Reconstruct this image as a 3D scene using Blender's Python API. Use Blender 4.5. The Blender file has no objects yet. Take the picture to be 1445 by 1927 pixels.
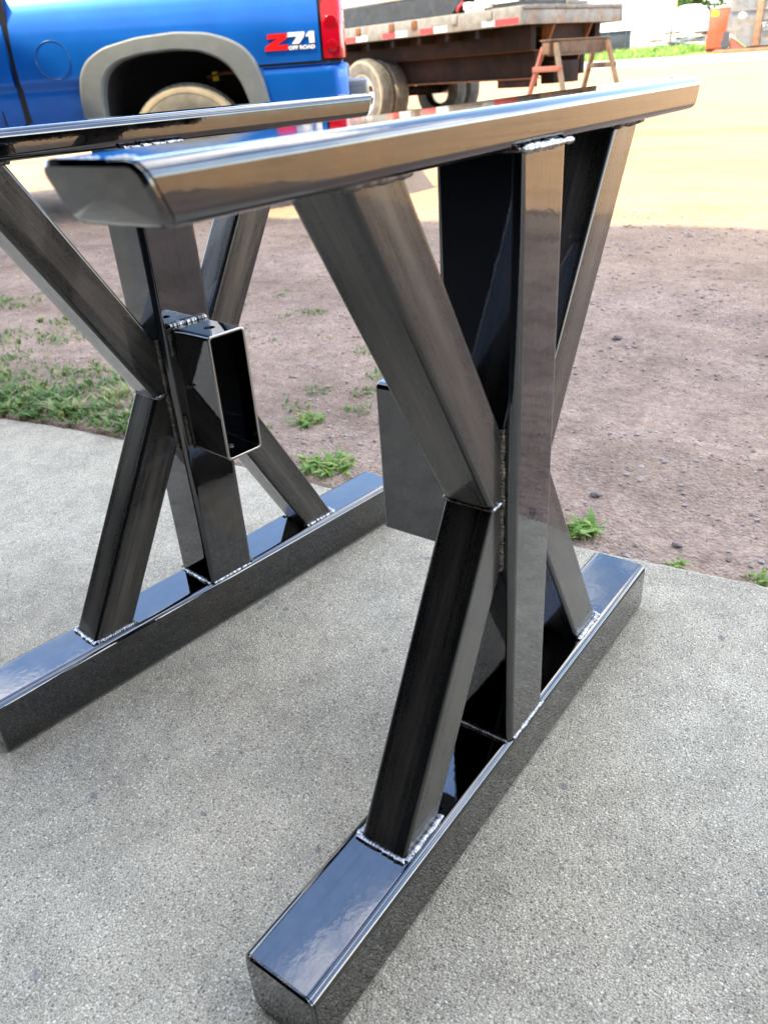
import bpy, bmesh, math, random
import numpy as np
from mathutils import Vector, Matrix, noise as mn

SC = bpy.context.scene
COL = SC.collection
rnd = random.Random(7)
R = math.radians

# ------------------------------------------------------------------ camera
CAM_LOC = (-0.7273, -0.3953, 0.8679)
cam_d = bpy.data.cameras.new('camera'); cam = bpy.data.objects.new('camera', cam_d); COL.objects.link(cam)
rot = Matrix(((0.58563659, 0.42630099, -0.68941805), (-0.8081297, 0.24107356, -0.53741039), (-0.06289812, 0.87186639, 0.48568799)))
cam.matrix_world = Matrix.Translation(CAM_LOC) @ rot.to_4x4()
cam_d.sensor_fit = 'VERTICAL'; cam_d.sensor_height = 24.0; cam_d.sensor_width = 18.0
cam_d.lens = 1485.24 / 1927 * 24.0
cam_d.clip_start = 0.02; cam_d.clip_end = 6000
cam_d.dof.use_dof = True; cam_d.dof.focus_distance = 1.12; cam_d.dof.aperture_fstop = cam_d.lens / 3.6
SC.camera = cam

# ------------------------------------------------------------------ light
SUN = Vector((-0.44, 0.167, 0.88)).normalized()
W = bpy.data.worlds.new('World'); SC.world = W; W.use_nodes = True
nt = W.node_tree; nt.nodes.clear()
def wn(t, **k):
    n = nt.nodes.new(t)
    for a, b in k.items(): setattr(n, a, b)
    return n
sky = wn('ShaderNodeTexSky', sky_type='NISHITA', sun_disc=False)
sky.sun_elevation = math.asin(SUN.z); sky.sun_rotation = math.atan2(SUN.x, SUN.y); sky.air_density = 1.0; sky.dust_density = .7; sky.ozone_density = 1.0
tc = wn('ShaderNodeTexCoord')
mp = wn('ShaderNodeMapping'); mp.inputs['Scale'].default_value = (1, 1, 2.2); mp.inputs['Location'].default_value = (5.85, -0.74, 3.69)
nz = wn('ShaderNodeTexNoise'); nz.inputs['Scale'].default_value = 2.1; nz.inputs['Detail'].default_value = 7; nz.inputs['Roughness'].default_value = .55
cr = wn('ShaderNodeValToRGB'); cr.color_ramp.elements[0].position = .495; cr.color_ramp.elements[1].position = .66
cr.color_ramp.elements[1].color = (.85, .85, .85, 1)
mx = wn('ShaderNodeMix', data_type='RGBA')
mx.inputs[7].default_value = (12.0, 11.2, 10.0, 1)
bg = wn('ShaderNodeBackground'); bg.inputs['Strength'].default_value = .15
wo = wn('ShaderNodeOutputWorld')
L = nt.links.new
L(tc.outputs['Generated'], mp.inputs['Vector']); L(mp.outputs[0], nz.inputs['Vector']); L(nz.outputs['Fac'], cr.inputs[0])
L(cr.outputs[0], mx.inputs[0]); L(sky.outputs[0], mx.inputs[6]); L(mx.outputs[2], bg.inputs['Color']); L(bg.outputs[0], wo.inputs[0])
sd = bpy.data.lights.new('sun', 'SUN'); sd.energy = 2.0; sd.angle = R(.5); sd.color = (1, .80, .45)
so = bpy.data.objects.new('sun', sd); COL.objects.link(so); so.rotation_euler = SUN.to_track_quat('Z', 'Y').to_euler()
so.location = (0, 0, 30)
SC.view_settings.view_transform = 'Standard'; SC.view_settings.look = 'None'; SC.view_settings.gamma = 1
SC.view_settings.use_curve_mapping = False; SC.view_settings.exposure = 2.65
SC.render.engine = 'CYCLES'

# ------------------------------------------------------------------ helpers
def link(o, parent=None):
    COL.objects.link(o)
    if parent is not None: o.parent = parent
    return o
def tag(o, label=None, cat=None, group=None, kind=None):
    if label: o['label'] = label
    if cat: o['category'] = cat
    if group: o['group'] = group
    if kind: o['kind'] = kind
    return o
def empty(name, loc=(0, 0, 0), rz=0, label=None, cat=None, group=None):
    o = bpy.data.objects.new(name, None); COL.objects.link(o); o.location = loc; o.rotation_euler = (0, 0, rz); o.empty_display_size = .1
    return tag(o, label, cat, group)
def mesh(name, verts, faces, mat=None, parent=None, smooth=False, uv=None, autosmooth=None):
    me = bpy.data.meshes.new(name); me.from_pydata([tuple(v) for v in verts], [], [tuple(f) for f in faces])
    if uv is not None:
        l = me.uv_layers.new(name='UVMap')
        for i, lp in enumerate(me.loops): l.data[i].uv = uv[i]
    me.update()
    if smooth: me.polygons.foreach_set('use_smooth', [True] * len(me.polygons))
    if autosmooth is not None: me.set_sharp_from_angle(angle=R(autosmooth))
    if mat: me.materials.append(mat)
    return link(bpy.data.objects.new(name, me), parent)
def bm_obj(name, bm, mat=None, parent=None, smooth=False, ang=None):
    me = bpy.data.meshes.new(name); bm.normal_update(); bm.to_mesh(me); bm.free()
    if smooth: me.polygons.foreach_set('use_smooth', [True] * len(me.polygons))
    if ang: me.set_sharp_from_angle(angle=R(ang))
    if mat: me.materials.append(mat)
    return link(bpy.data.objects.new(name, me), parent)
def add_box(bm, lo, hi, M=None, bev=0, seg=2):
    lo, hi = Vector(lo), Vector(hi)
    m = Matrix.Translation((lo + hi) / 2) @ Matrix.Diagonal((*(hi - lo), 1))
    r = bmesh.ops.create_cube(bm, size=1, matrix=m)
    vs = r['verts']
    if bev:
        es = list({e for v in vs for e in v.link_edges})
        rr = bmesh.ops.bevel(bm, geom=es, offset=bev, segments=seg, profile=.5, affect='EDGES')
        vs = list({v for f in rr['faces'] for v in f.verts} | {v for v in vs if v.is_valid})
    if M is not None: bmesh.ops.transform(bm, matrix=M, verts=vs)
    return vs
def box(name, lo, hi, mat, parent=None, M=None, bev=0, seg=2):
    bm = bmesh.new(); add_box(bm, lo, hi, M, bev, seg)
    return bm_obj(name, bm, mat, parent, smooth=bev > 0, ang=40 if bev else None)
def bar_bm(bm, a, b, w, h, up=(0, 0, 1), bev=0):
    a, b = Vector(a), Vector(b); d = (b - a); ln = d.length; d.normalize()
    s = d.cross(Vector(up)); s = s.normalized() if s.length > 1e-6 else Vector((1, 0, 0)); n = s.cross(d)
    M = Matrix((s, d, n)).transposed().to_4x4(); M.translation = a
    return add_box(bm, (-w / 2, 0, -h / 2), (w / 2, ln, h / 2), M, bev)
def bar(name, a, b, w, h, mat, parent=None, up=(0, 0, 1), bev=0):
    bm = bmesh.new(); bar_bm(bm, a, b, w, h, up, bev); return bm_obj(name, bm, mat, parent, smooth=bev > 0, ang=40 if bev else None)
def tube_bm(bm, pts, r, n=10, caps=True):
    pts = [Vector(p) for p in pts]; rings = []
    for i, p in enumerate(pts):
        d = (pts[min(i + 1, len(pts) - 1)] - pts[max(i - 1, 0)]).normalized()
        a = d.orthogonal() if i == 0 else (pa - d * pa.dot(d))
        a.normalize(); pa = a; b = d.cross(a)
        rr = r[i] if isinstance(r, (list, tuple)) else r
        rings.append([bm.verts.new(p + (a * math.cos(t) + b * math.sin(t)) * rr) for t in [2 * math.pi * k / n for k in range(n)]])
    for A, B in zip(rings, rings[1:]):
        for k in range(n): bm.faces.new((A[k], A[(k + 1) % n], B[(k + 1) % n], B[k]))
    if caps: bm.faces.new(rings[0][::-1]); bm.faces.new(rings[-1])
def tube(name, pts, r, mat, parent=None, n=12):
    bm = bmesh.new(); tube_bm(bm, pts, r, n); return bm_obj(name, bm, mat, parent, smooth=True, ang=50)
def lathe(name, prof, mat, parent=None, n=40, axis='Y', closed=False):
    """prof = [(radius, axial)], revolved round the given axis"""
    V, F = [], []
    m = len(prof)
    for i in range(n):
        a = 2 * math.pi * i / n
        for r_, h in prof:
            c, s = r_ * math.cos(a), r_ * math.sin(a)
            V.append((c, h, s) if axis == 'Y' else (c, s, h))
    q = m if closed else m - 1
    for i in range(n):
        for j in range(q):
            a, b, c, d = i * m + j, i * m + (j + 1) % m, ((i + 1) % n) * m + (j + 1) % m, ((i + 1) % n) * m + j
            F.append((a, b, c, d))
    return mesh(name, V, F, mat, parent, smooth=True, autosmooth=35)
def prism(name, poly, y0, y1, mat, parent=None, plane='XZ', bev=0):
    """polygon in XZ extruded along Y (or in XY extruded along Z)"""
    bm = bmesh.new()
    P = lambda a, b, h: (a, h, b) if plane == 'XZ' else (a, b, h)
    f = bm.faces.new([bm.verts.new(P(a, b, y0)) for a, b in poly])
    r = bmesh.ops.extrude_face_region(bm, geom=[f])
    vs = [v for v in r['geom'] if isinstance(v, bmesh.types.BMVert)]
    d = Vector(P(0, 0, y1)) - Vector(P(0, 0, y0))
    bmesh.ops.translate(bm, verts=vs, vec=d)
    bmesh.ops.recalc_face_normals(bm, faces=bm.faces[:])
    if bev: bmesh.ops.bevel(bm, geom=bm.edges[:], offset=bev, segments=2, profile=.5, affect='EDGES')
    return bm_obj(name, bm, mat, parent, smooth=bev > 0, ang=40 if bev else None)

# ------------------------------------------------------------------ materials
def mat(name, col=(.5, .5, .5), rough=.5, metal=0., coat=0., coat_rough=.03, spec=.5, emis=None):
    m = bpy.data.materials.new(name); m.use_nodes = True
    b = m.node_tree.nodes['Principled BSDF']
    b.inputs['Base Color'].default_value = (*col, 1); b.inputs['Roughness'].default_value = rough; b.inputs['Metallic'].default_value = metal
    b.inputs['Coat Weight'].default_value = coat; b.inputs['Coat Roughness'].default_value = coat_rough
    b.inputs['Specular IOR Level'].default_value = spec
    return m
class NB:
    """small node builder"""
    def __init__(s, m): s.t = m.node_tree; s.b = s.t.nodes['Principled BSDF']; s.m = m
    def n(s, t, **k):
        x = s.t.nodes.new(t)
        for a, b in k.items(): setattr(x, a, b)
        return x
    def l(s, a, b): s.t.links.new(a, b)
    def coord(s, kind='Object', scale=(1, 1, 1), loc=(0, 0, 0), rand=0):
        c = s.n('ShaderNodeTexCoord'); mp = s.n('ShaderNodeMapping'); mp.inputs['Scale'].default_value = scale; mp.inputs['Location'].default_value = loc
        if kind == 'World':
            g = s.n('ShaderNodeNewGeometry'); src = g.outputs['Position']
        else: src = c.outputs[kind]
        if rand:
            oi = s.n('ShaderNodeObjectInfo'); ml = s.n('ShaderNodeMath', operation='MULTIPLY'); ml.inputs[1].default_value = rand
            s.l(oi.outputs['Random'], ml.inputs[0]); ad = s.n('ShaderNodeVectorMath', operation='ADD'); s.l(src, ad.inputs[0]); s.l(ml.outputs[0], ad.inputs[1]); src = ad.outputs[0]
        s.l(src, mp.inputs['Vector']); return mp.outputs[0]
    def noise(s, vec, scale, detail=4, rough=.55, dist=0):
        x = s.n('ShaderNodeTexNoise'); x.inputs['Scale'].default_value = scale; x.inputs['Detail'].default_value = detail; x.inputs['Roughness'].default_value = rough; x.inputs['Distortion'].default_value = dist
        s.l(vec, x.inputs['Vector']); return x.outputs['Fac']
    def voro(s, vec, scale, feature='F1', rnd=1):
        x = s.n('ShaderNodeTexVoronoi', feature=feature); x.inputs['Scale'].default_value = scale; x.inputs['Randomness'].default_value = rnd
        s.l(vec, x.inputs['Vector']); return x
    def ramp(s, fac, stops, interp='LINEAR'):
        x = s.n('ShaderNodeValToRGB'); e = x.color_ramp; e.interpolation = interp
        while len(e.elements) < len(stops): e.elements.new(.5)
        for el, (p, c) in zip(e.elements, stops):
            el.position = p; el.color = (*c, 1) if isinstance(c, tuple) else (c, c, c, 1)
        s.l(fac, x.inputs[0]); return x.outputs[0]
    def mix(s, fac, a, b, mode='MIX'):
        x = s.n('ShaderNodeMix', data_type='RGBA', blend_type=mode)
        for sock, v in ((0, fac), (6, a), (7, b)):
            if hasattr(v, 'links') or isinstance(v, bpy.types.NodeSocket): s.l(v, x.inputs[sock])
            elif isinstance(v, tuple): x.inputs[sock].default_value = (*v, 1)
            else: x.inputs[sock].default_value = v
        return x.outputs[2]
    def math(s, op, a, b=0., clamp=False):
        x = s.n('ShaderNodeMath', operation=op, use_clamp=clamp)
        for i, v in enumerate((a, b)):
            if isinstance(v, bpy.types.NodeSocket): s.l(v, x.inputs[i])
            else: x.inputs[i].default_value = v
        return x.outputs[0]
    def bump(s, h, strength=.3, dist=.01, prev=None):
        x = s.n('ShaderNodeBump'); x.inputs['Strength'].default_value = strength; x.inputs['Distance'].default_value = dist
        s.l(h, x.inputs['Height'])
        if prev is not None: s.l(prev, x.inputs['Normal'])
        return x.outputs[0]
    def set(s, **k):
        for a, v in k.items():
            a = {'color': 'Base Color', 'rough': 'Roughness', 'normal': 'Normal', 'metal': 'Metallic', 'coatn': 'Coat Normal', 'coat': 'Coat Weight'}[a]
            s.l(v, s.b.inputs[a])

def steel_smooth():
    m = mat('mill_scale_steel_clearcoat', (.2, .2, .2), .1, 1., .7, .03); b = NB(m)
    uv = b.coord('UV', (1, 1, 1), rand=17.3)
    st = b.noise(b.coord('UV', (5, 2.2, 1), rand=9.1), 3, 6, .6)
    fine = b.noise(b.coord('Object', (1, 1, 1), rand=3), 60, 3, .6)
    c = b.ramp(st, [(.3, (.074, .077, .083)), (.5, (.086, .089, .095)), (.72, (.098, .099, .100))])
    c = b.mix(.2, c, b.ramp(fine, [(.3, .045), (.7, .12)]))
    ro = b.ramp(b.noise(b.coord('UV', (6, 3, 1), rand=4.4), 2.5, 5, .6), [(.35, .035), (.6, .045), (.85, .065)])
    hv = b.ramp(b.noise(b.coord('Object', (1, 1, .55), rand=7), 7, 6, .66, .5), [(.52, 0.), (.68, 1.)]); c = b.mix(b.math('MULTIPLY', hv, .55), c, (.125, .104, .08))
    sm = b.ramp(b.noise(b.coord('Object', (1, 1, .4), rand=13), 14, 5, .7, .8), [(.55, 0.), (.75, .10)]); ro = b.math('ADD', b.math('ADD', ro, sm), b.math('MULTIPLY', hv, .05))
    peel = b.noise(b.coord('Object'), 110, 2, .5); wave = b.noise(b.coord('Object', rand=2), 22, 3, .5)
    n1 = b.bump(peel, .045, .0012); n2 = b.bump(wave, .012, .003, n1)
    b.set(color=c, rough=ro, normal=n2, coatn=n2); return m
def steel_brushed():
    m = mat('brushed_mill_scale_steel', (.2, .2, .2), .3, .62, .8, .05); b = NB(m)
    uvn = b.n('ShaderNodeUVMap'); sep = b.n('ShaderNodeSeparateXYZ'); b.l(uvn.outputs[0], sep.inputs[0])
    fr = b.math('FRACT', sep.outputs[0]); d = b.math('ABSOLUTE', b.math('SUBTRACT', fr, .5))          # 0 mid face, .5 edge
    st = b.noise(b.coord('UV', (5, .8, 1), rand=11), 3, 6, .62)
    bl = b.noise(b.coord('UV', (3, 5, 1), rand=6), 2.4, 5, .6)
    e = b.math('SUBTRACT', 1., b.math('MULTIPLY', d, 2.0))
    v = b.math('ADD', b.math('MULTIPLY', e, .33), b.math('ADD', b.math('MULTIPLY', st, .42), b.math('MULTIPLY', bl, .58)))
    grit = b.noise(b.coord('Object', rand=3), 420, 2, .7)
    v = b.math('ADD', v, b.math('MULTIPLY', b.math('SUBTRACT', grit, .5), .35))
    c = b.ramp(v, [(.36, (.018, .018, .018)), (.62, (.037, .034, .030)), (.9, (.085, .073, .060))])
    ro = b.ramp(v, [(.4, .20), (.65, .29), (.9, .40)])
    n1 = b.bump(b.noise(b.coord('UV', (60, 3, 1)), 6, 3, .6), .04, .001); n2 = b.bump(grit, .07, .0006, n1)
    b.set(color=c, rough=ro, normal=n2); return m
def weld_mat(name, c0, c1, r0, r1):
    m = mat(name, c1, .25, 1., .3, .05); b = NB(m)
    f = b.noise(b.coord('Object', rand=5), 140, 4, .65)
    b.set(color=b.ramp(f, [(.35, c0), (.62, c1)]), rough=b.ramp(f, [(.3, r0), (.7, r1)]), normal=b.bump(b.noise(b.coord('Object'), 500, 3), .25, .001)); return m
M_steel = steel_smooth(); M_brush = steel_brushed()
M_weld = weld_mat('bright_weld_bead', (.12, .12, .12), (.46, .46, .45), .16, .4)
M_weldd = weld_mat('dark_weld_bead', (.05, .045, .04), (.22, .19, .165), .25, .5)
M_edge = mat('ground_bare_steel_edge', (.42, .40, .36), .3, 1.)

def concrete():
    m = mat('broom_finished_concrete', (.4, .38, .34), .9, spec=.25); b = NB(m)
    w = b.coord('World')
    v1 = b.voro(w, 330); g1 = b.ramp(v1.outputs['Color'], [(0., (.17, .145, .104)), (.3, (.44, .382, .284)), (.75, (.62, .548, .42)), (1., (.86, .79, .64))])
    g0 = b.ramp(b.noise(w, 430, 3, .65), [(.36, (.17, .145, .105)), (.5, (.53, .468, .352)), (.64, (.86, .79, .64))])
    c = b.mix(.42, g0, g1)
    lg = b.ramp(b.noise(w, 3.2, 6, .62), [(.3, (.80, .80, .80)), (.55, (1, 1, 1)), (.75, (1.06, 1.05, 1.03))]); c = b.mix(1., c, lg, 'MULTIPLY')
    md = b.ramp(b.noise(w, 17, 4, .6), [(.3, .82), (.7, 1.1)]); c = b.mix(1., c, md, 'MULTIPLY')
    v3 = b.voro(w, 230); s3 = b.n('ShaderNodeSeparateColor'); b.l(v3.outputs['Color'], s3.inputs[0]); core = b.math('LESS_THAN', v3.outputs['Distance'], .42)
    c = b.mix(b.math('MULTIPLY', b.math('MULTIPLY', b.math('LESS_THAN', s3.outputs[0], .16), core), .62), c, (.14, .122, .095))
    c = b.mix(b.math('MULTIPLY', b.math('MULTIPLY', b.math('GREATER_THAN', s3.outputs[0], .86), core), .6), c, (.88, .81, .67))
    # scattered larger aggregate showing through
    v2 = b.voro(w, 46); sepc = b.n('ShaderNodeSeparateColor'); b.l(v2.outputs['Color'], sepc.inputs[0])
    dd = b.math('ADD', v2.outputs['Distance'], b.math('MULTIPLY', b.math('SUBTRACT', b.noise(w, 160, 2), .5), .35))
    sel = b.math('MULTIPLY', b.math('LESS_THAN', sepc.outputs[0], .022), b.math('LESS_THAN', dd, .30))
    pc = b.ramp(sepc.outputs[1], [(0, (.13, .14, .15)), (.45, (.20, .20, .20)), (.6, (.30, .22, .17)), (.8, (.23, .21, .22)), (1, (.42, .38, .31))])
    c = b.mix(b.math('MULTIPLY', sel, .6), c, pc)
    stn = b.ramp(b.noise(w, 6.5, 5, .7, .6), [(.62, 0.), (.74, 1.)]); c = b.mix(b.math('MULTIPLY', stn, .22), c, (.30, .24, .17))
    sc = b.noise(b.coord('World', (3, 40, 1)), 1.4, 3, .5); sc2 = b.noise(w, 2.2, 3); scr = b.math('MULTIPLY', b.ramp(sc, [(.70, 0.), (.73, 1.)]), b.ramp(sc2, [(.52, 0.), (.6, 1.)])); c = b.mix(b.math('MULTIPLY', scr, .35), c, (.78, .74, .66))
    big = b.ramp(b.noise(w, 1.1, 3, .5, .4), [(.35, (.86, .85, .83)), (.6, (1.05, 1.05, 1.04))]); c = b.mix(1., c, big, 'MULTIPLY')
    h = b.math('ADD', b.math('MULTIPLY', v1.outputs['Distance'], -.6), b.math('MULTIPLY', b.noise(w, 520, 3, .6), .9))
    n1 = b.bump(h, .9, .0030); n2 = b.bump(b.noise(w, 60, 4, .6), .25, .004, n1)
    b.set(color=c, normal=n2); return m
def dirt():
    m = mat('pinkish_gravel_dirt', (.33, .24, .19), .95, spec=.2); b = NB(m)
    w = b.coord('World')
    v1 = b.voro(w, 110); v2 = b.voro(w, 260)
    pal = [(0., (.15, .105, .085)), (.2, (.32, .232, .187)), (.5, (.44, .325, .265)), (.7, (.52, .392, .328)), (.88, (.42, .37, .34)), (1., (.78, .66, .57))]
    c = b.mix(.5, b.ramp(v1.outputs['Color'], pal), b.ramp(v2.outputs['Color'], pal))
    c = b.mix(.45, c, b.ramp(b.noise(w, 40, 6, .68), [(.32, (.20, .138, .108)), (.5, (.42, .305, .245)), (.68, (.62, .49, .41))]))
    c = b.mix(1., c, b.ramp(b.noise(w, 1.3, 6, .6), [(.3, (.68, .65, .60)), (.55, (.84, .81, .73)), (.75, (.95, .91, .80))]), 'MULTIPLY')
    c = b.mix(1., c, b.ramp(b.noise(w, 7, 5, .65), [(.32, (.76, .75, .74)), (.6, (1.05, 1.05, 1.05))]), 'MULTIPLY')
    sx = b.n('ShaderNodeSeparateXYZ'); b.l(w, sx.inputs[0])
    sun_tint = b.ramp(b.math('ADD', b.math('MULTIPLY', sx.outputs[0], .1), b.math('MULTIPLY', b.noise(w, .5, 5, .6), .35)), [(.40, 0.), (.76, .95)])
    c = b.mix(sun_tint, c, (.36, .236, .128))                         # golden look of sunlight on the open yard, painted into the dirt colour
    trk = b.noise(b.coord('World', (.9, .22, 1)), 2.6, 6, .62, .4); c = b.mix(1., c, b.ramp(trk, [(.32, (.74, .72, .69)), (.5, (1, 1, 1)), (.7, (1.08, 1.07, 1.05))]), 'MULTIPLY')
    h = b.math('ADD', b.math('MULTIPLY', v1.outputs['Distance'], -.8), b.noise(w, 70, 5, .65))
    n1 = b.bump(h, .8, .006); n2 = b.bump(b.noise(w, 9, 5, .65), .5, .03, n1)
    b.set(color=c, normal=n2); return m
def pebble():
    m = mat('mixed_gravel_stone', (.3, .25, .2), .85, spec=.3); b = NB(m)
    a = b.n('ShaderNodeAttribute', attribute_name='shade'); 
    c = b.ramp(a.outputs['Fac'], [(0, (.11, .08, .065)), (.3, (.27, .19, .15)), (.55, (.38, .28, .235)), (.75, (.40, .32, .275)), (.9, (.48, .40, .345)), (1, (.64, .57, .51))])
    c = b.mix(.3, c, b.ramp(b.noise(b.coord('World'), 220, 3), [(.3, .12), (.7, .5)]))
    b.set(color=c); return m
def leafmat(name, c0, c1, c2):
    m = mat(name, c1, .55, spec=.35); b = NB(m)
    a = b.n('ShaderNodeAttribute', attribute_name='shade')
    b.set(color=b.ramp(a.outputs['Fac'], [(0, c0), (.55, c1), (1, c2)]))
    tr = b.n('ShaderNodeBsdfTranslucent'); mxs = b.n('ShaderNodeMixShader'); mxs.inputs[0].default_value = .35
    b.l(b.ramp(a.outputs['Fac'], [(0, c0), (.55, c1), (1, c2)]), tr.inputs[0])
    out = [n for n in b.t.nodes if n.type == 'OUTPUT_MATERIAL'][0]
    b.l(b.b.outputs[0], mxs.inputs[1]); b.l(tr.outputs[0], mxs.inputs[2]); b.l(mxs.outputs[0], out.inputs[0]); return m
def rusty(name, base, rust, amt=.5, rough=.7, metal=.3, sc=6):
    m = mat(name, base, rough, metal, spec=.18); b = NB(m); w = b.coord('Object', rand=4)
    f = b.math('ADD', b.math('MULTIPLY', b.noise(w, sc, 6, .68), .75), b.math('MULTIPLY', b.noise(w, sc * 6, 4, .6), .25))
    f = b.ramp(f, [(max(0, .58 - amt * .35), 0.), (min(1, .74 - amt * .25), 1.)])
    c = b.mix(f, base, rust); c = b.mix(1., c, b.ramp(b.noise(w, sc * 2.3, 5, .6), [(.3, .72), (.7, 1.2)]), 'MULTIPLY')
    b.set(color=c, normal=b.bump(b.noise(w, sc * 12, 4), .2, .004)); return m
def painted(name, col, rough=.4, coat=0., var=.12, dirtc=(.25, .2, .15), dirtamt=.25, sc=4, metal=0.):
    m = mat(name, col, rough, metal, coat, .05); b = NB(m); w = b.coord('Object', rand=3)
    c = b.mix(1., col, b.ramp(b.noise(w, sc, 5, .6), [(.3, 1 - var), (.7, 1 + var)]), 'MULTIPLY')
    c = b.mix(b.math('MULTIPLY', b.ramp(b.noise(w, sc * 2.7, 6, .7), [(.5, 0.), (.75, 1.)]), dirtamt), c, dirtc)
    b.set(color=c, rough=b.ramp(b.noise(w, sc * 5, 4), [(.3, rough * .75), (.7, min(1, rough * 1.3))])); return m
def bluepaint():
    m = mat('blue_metallic_truck_paint', (.008, .10, .5), .35, .45, .6, .04); b = NB(m); w = b.coord('Object')
    c = b.ramp(b.noise(w, 3, 4), [(.3, (.001, .105, .50)), (.7, (.002, .14, .62))])
    du = b.ramp(b.noise(b.coord('Object', (1, 1, 2.4)), 9, 6, .72), [(.56, 0.), (.8, .5)])
    c = b.mix(b.math('MULTIPLY', du, .2), c, (.12, .25, .45))
    fl = b.noise(b.coord('Object'), 900, 1)
    b.set(color=c, normal=b.bump(fl, .04, .0005)); return m
def rubber(name, c0, c1):
    m = mat(name, c0, .85, spec=.25); b = NB(m); w = b.coord('Object')
    b.set(color=b.mix(b.ramp(b.noise(w, 7, 5, .65), [(.35, 0.), (.65, 1.)]), c0, c1), normal=b.bump(b.noise(w, 60, 3), .2, .003)); return m
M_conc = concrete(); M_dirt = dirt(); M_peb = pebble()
M_grass = leafmat('grass_blade', (.055, .12, .028), (.15, .27, .065), (.42, .40, .17))
M_weed = leafmat('weed_leaf', (.08, .16, .035), (.19, .35, .06), (.36, .45, .11))
M_blue = bluepaint()
M_flare = painted('grey_plastic_fender', (.125, .145, .158), .5, 0, .08, (.24, .23, .2), .35, 5)
M_black = mat('black_trim_plastic', (.015, .016, .018), .5)
M_well = mat('wheel_well_liner', (.012, .013, .015), .9)
M_tyre = rubber('dusty_tyre_rubber', (.13, .125, .11), (.22, .21, .185))
M_tyre2 = rubber('worn_tyre_rubber', (.09, .088, .08), (.17, .165, .15))
M_tyre3 = rubber('tan_dusty_tyre_band', (.22, .19, .14), (.32, .28, .21))
M_rim = mat('machined_alloy_rim', (.62, .61, .58), .3, 1.)
M_lens = mat('red_tail_lamp_lens', (.36, .003, .016), .12, 0, 1., .02)
M_lensd = mat('dark_red_lamp_reflector', (.30, .002, .010), .2, 0, 1.)
M_badger = mat('red_badge_vinyl', (.65, .01, .012), .3, 0, .5)
M_badgew = mat('white_badge_vinyl', (.82, .82, .80), .3, 0, .4)
M_glass = mat('tinted_window_glass', (.02, .025, .03), .03, 0, 1.)
M_chrome = mat('grey_steel_hitch', (.30, .31, .31), .45, .8)
M_rustdk = rusty('rusted_dark_frame_steel', (.012, .0085, .0075), (.032, .016, .011), .5, .8, .2, 3)
M_rustor = rusty('orange_rusted_steel', (.13, .06, .032), (.21, .095, .045), .6, .75, .2, 5)
M_deck = rusty('weathered_grey_deck_steel', (.23, .225, .205), (.24, .12, .06), .22, .6, .3, 4)
M_wood = painted('weathered_deck_plank', (.20, .19, .17), .9, 0, .25, (.09, .08, .07), .5, 3)
M_tapr = mat('red_reflective_tape', (.62, .012, .010), .35); M_tapw = mat('white_reflective_tape', (.82, .82, .80), .35)
M_tapg = mat('faded_grey_tape', (.36, .38, .42), .4)
M_blk = painted('black_painted_steel', (.013, .0145, .016), .5, .0, .2, (.1, .09, .08), .3)
M_cream = painted('cream_plastic_pipe', (.78, .76, .66), .45)
M_saw = rusty('tan_rusted_sawhorse_steel', (.16, .13, .10), (.17, .10, .066), .5, .75, .3, 6)
M_sawr = painted('red_primer_steel', (.24, .075, .05), .6)
M_orange = painted('orange_red_painted_steel', (.62, .075, .025), .5, .2, .1, (.3, .1, .05), .4, 3)
M_yellow = mat('yellow_sticker', (.80, .62, .02), .5)
M_dump = rusty('grey_dumpster_steel', (.17, .175, .175), (.27, .21, .14), .3, .65, .1, 2)
M_dumpr = rusty('rusty_dumpster_rail', (.27, .17, .11), (.36, .19, .10), .6, .75, .2, 2)
M_white = painted('white_painted_metal', (.80, .80, .77), .5, 0, .05, (.6, .56, .45), .2, 1)
M_dkbox = painted('charcoal_painted_steel', (.045, .05, .055), .55, 0, .15, (.1, .1, .09), .3)
M_road = painted('pale_worn_road', (.34, .33, .30), .9, 0, .12, (.36, .31, .23), .5, .35)
M_inside = mat('dark_workshop_interior', (.016, .017, .019), .9)
M_sheet = painted('tan_metal_siding', (.42, .40, .36), .6)
M_bark = painted('tree_bark', (.13, .10, .075), .9, 0, .3)
M_leaf = leafmat('tree_leaf', (.05, .105, .02), (.09, .18, .035), (.16, .26, .06))
M_verge = painted('rough_grass_ground', (.14, .21, .05), .95, 0, .25, (.24, .26, .09), .5, 1.2)

# ------------------------------------------------------------------ terrain
EDGE = [(-14., 2.03), (-3., .915), (-.222, .632), (-.027, .608), (.16, .585), (.5, .562), (.854, .535), (1.2, .515), (1.472, .488), (1.6, .474), (1.73, .455), (1.86, .43), (1.981, .402), (2.3, .372), (9., -.32)]
EY = [a for a, b in EDGE]; EX = [b for a, b in EDGE]
def edge_x(y): return float(np.interp(y, EY, EX))
def gz0(x, y):
    if x > 60: x = 60 + 30 * (1 - math.exp(-(x - 60) / 30)) * .6
    yy = max(-40, min(40, y)) * (1. if x < 60 else 1.)
    return -.012 + .02 * (x - .58) + .008 * yy
def gz(x, y):
    z = gz0(x, y)
    if -3 < y < 10 and x < 9:
        z += .010 * mn.noise((x * 2.1, y * 2.1, .3)) + .0055 * mn.noise((x * 9, y * 9, 1.3)) + .003 * mn.noise((x * 31, y * 31, 4.2))
        if x < 1.2: z += .004
    return z
def axis(lo, hi, step, far_lo, far_hi, g):
    a = list(np.arange(lo, hi, step)); s = step
    while a[-1] < far_hi: s *= g; a.append(a[-1] + s)
    s = step
    while a[0] > far_lo: s *= g; a.insert(0, a[0] - s)
    return a
xs = axis(.25, 3.6, .018, -60, 3000, 1.09); ys = axis(-1.0, 4.6, .022, -1500, 1500, 1.10)
V = []
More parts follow.
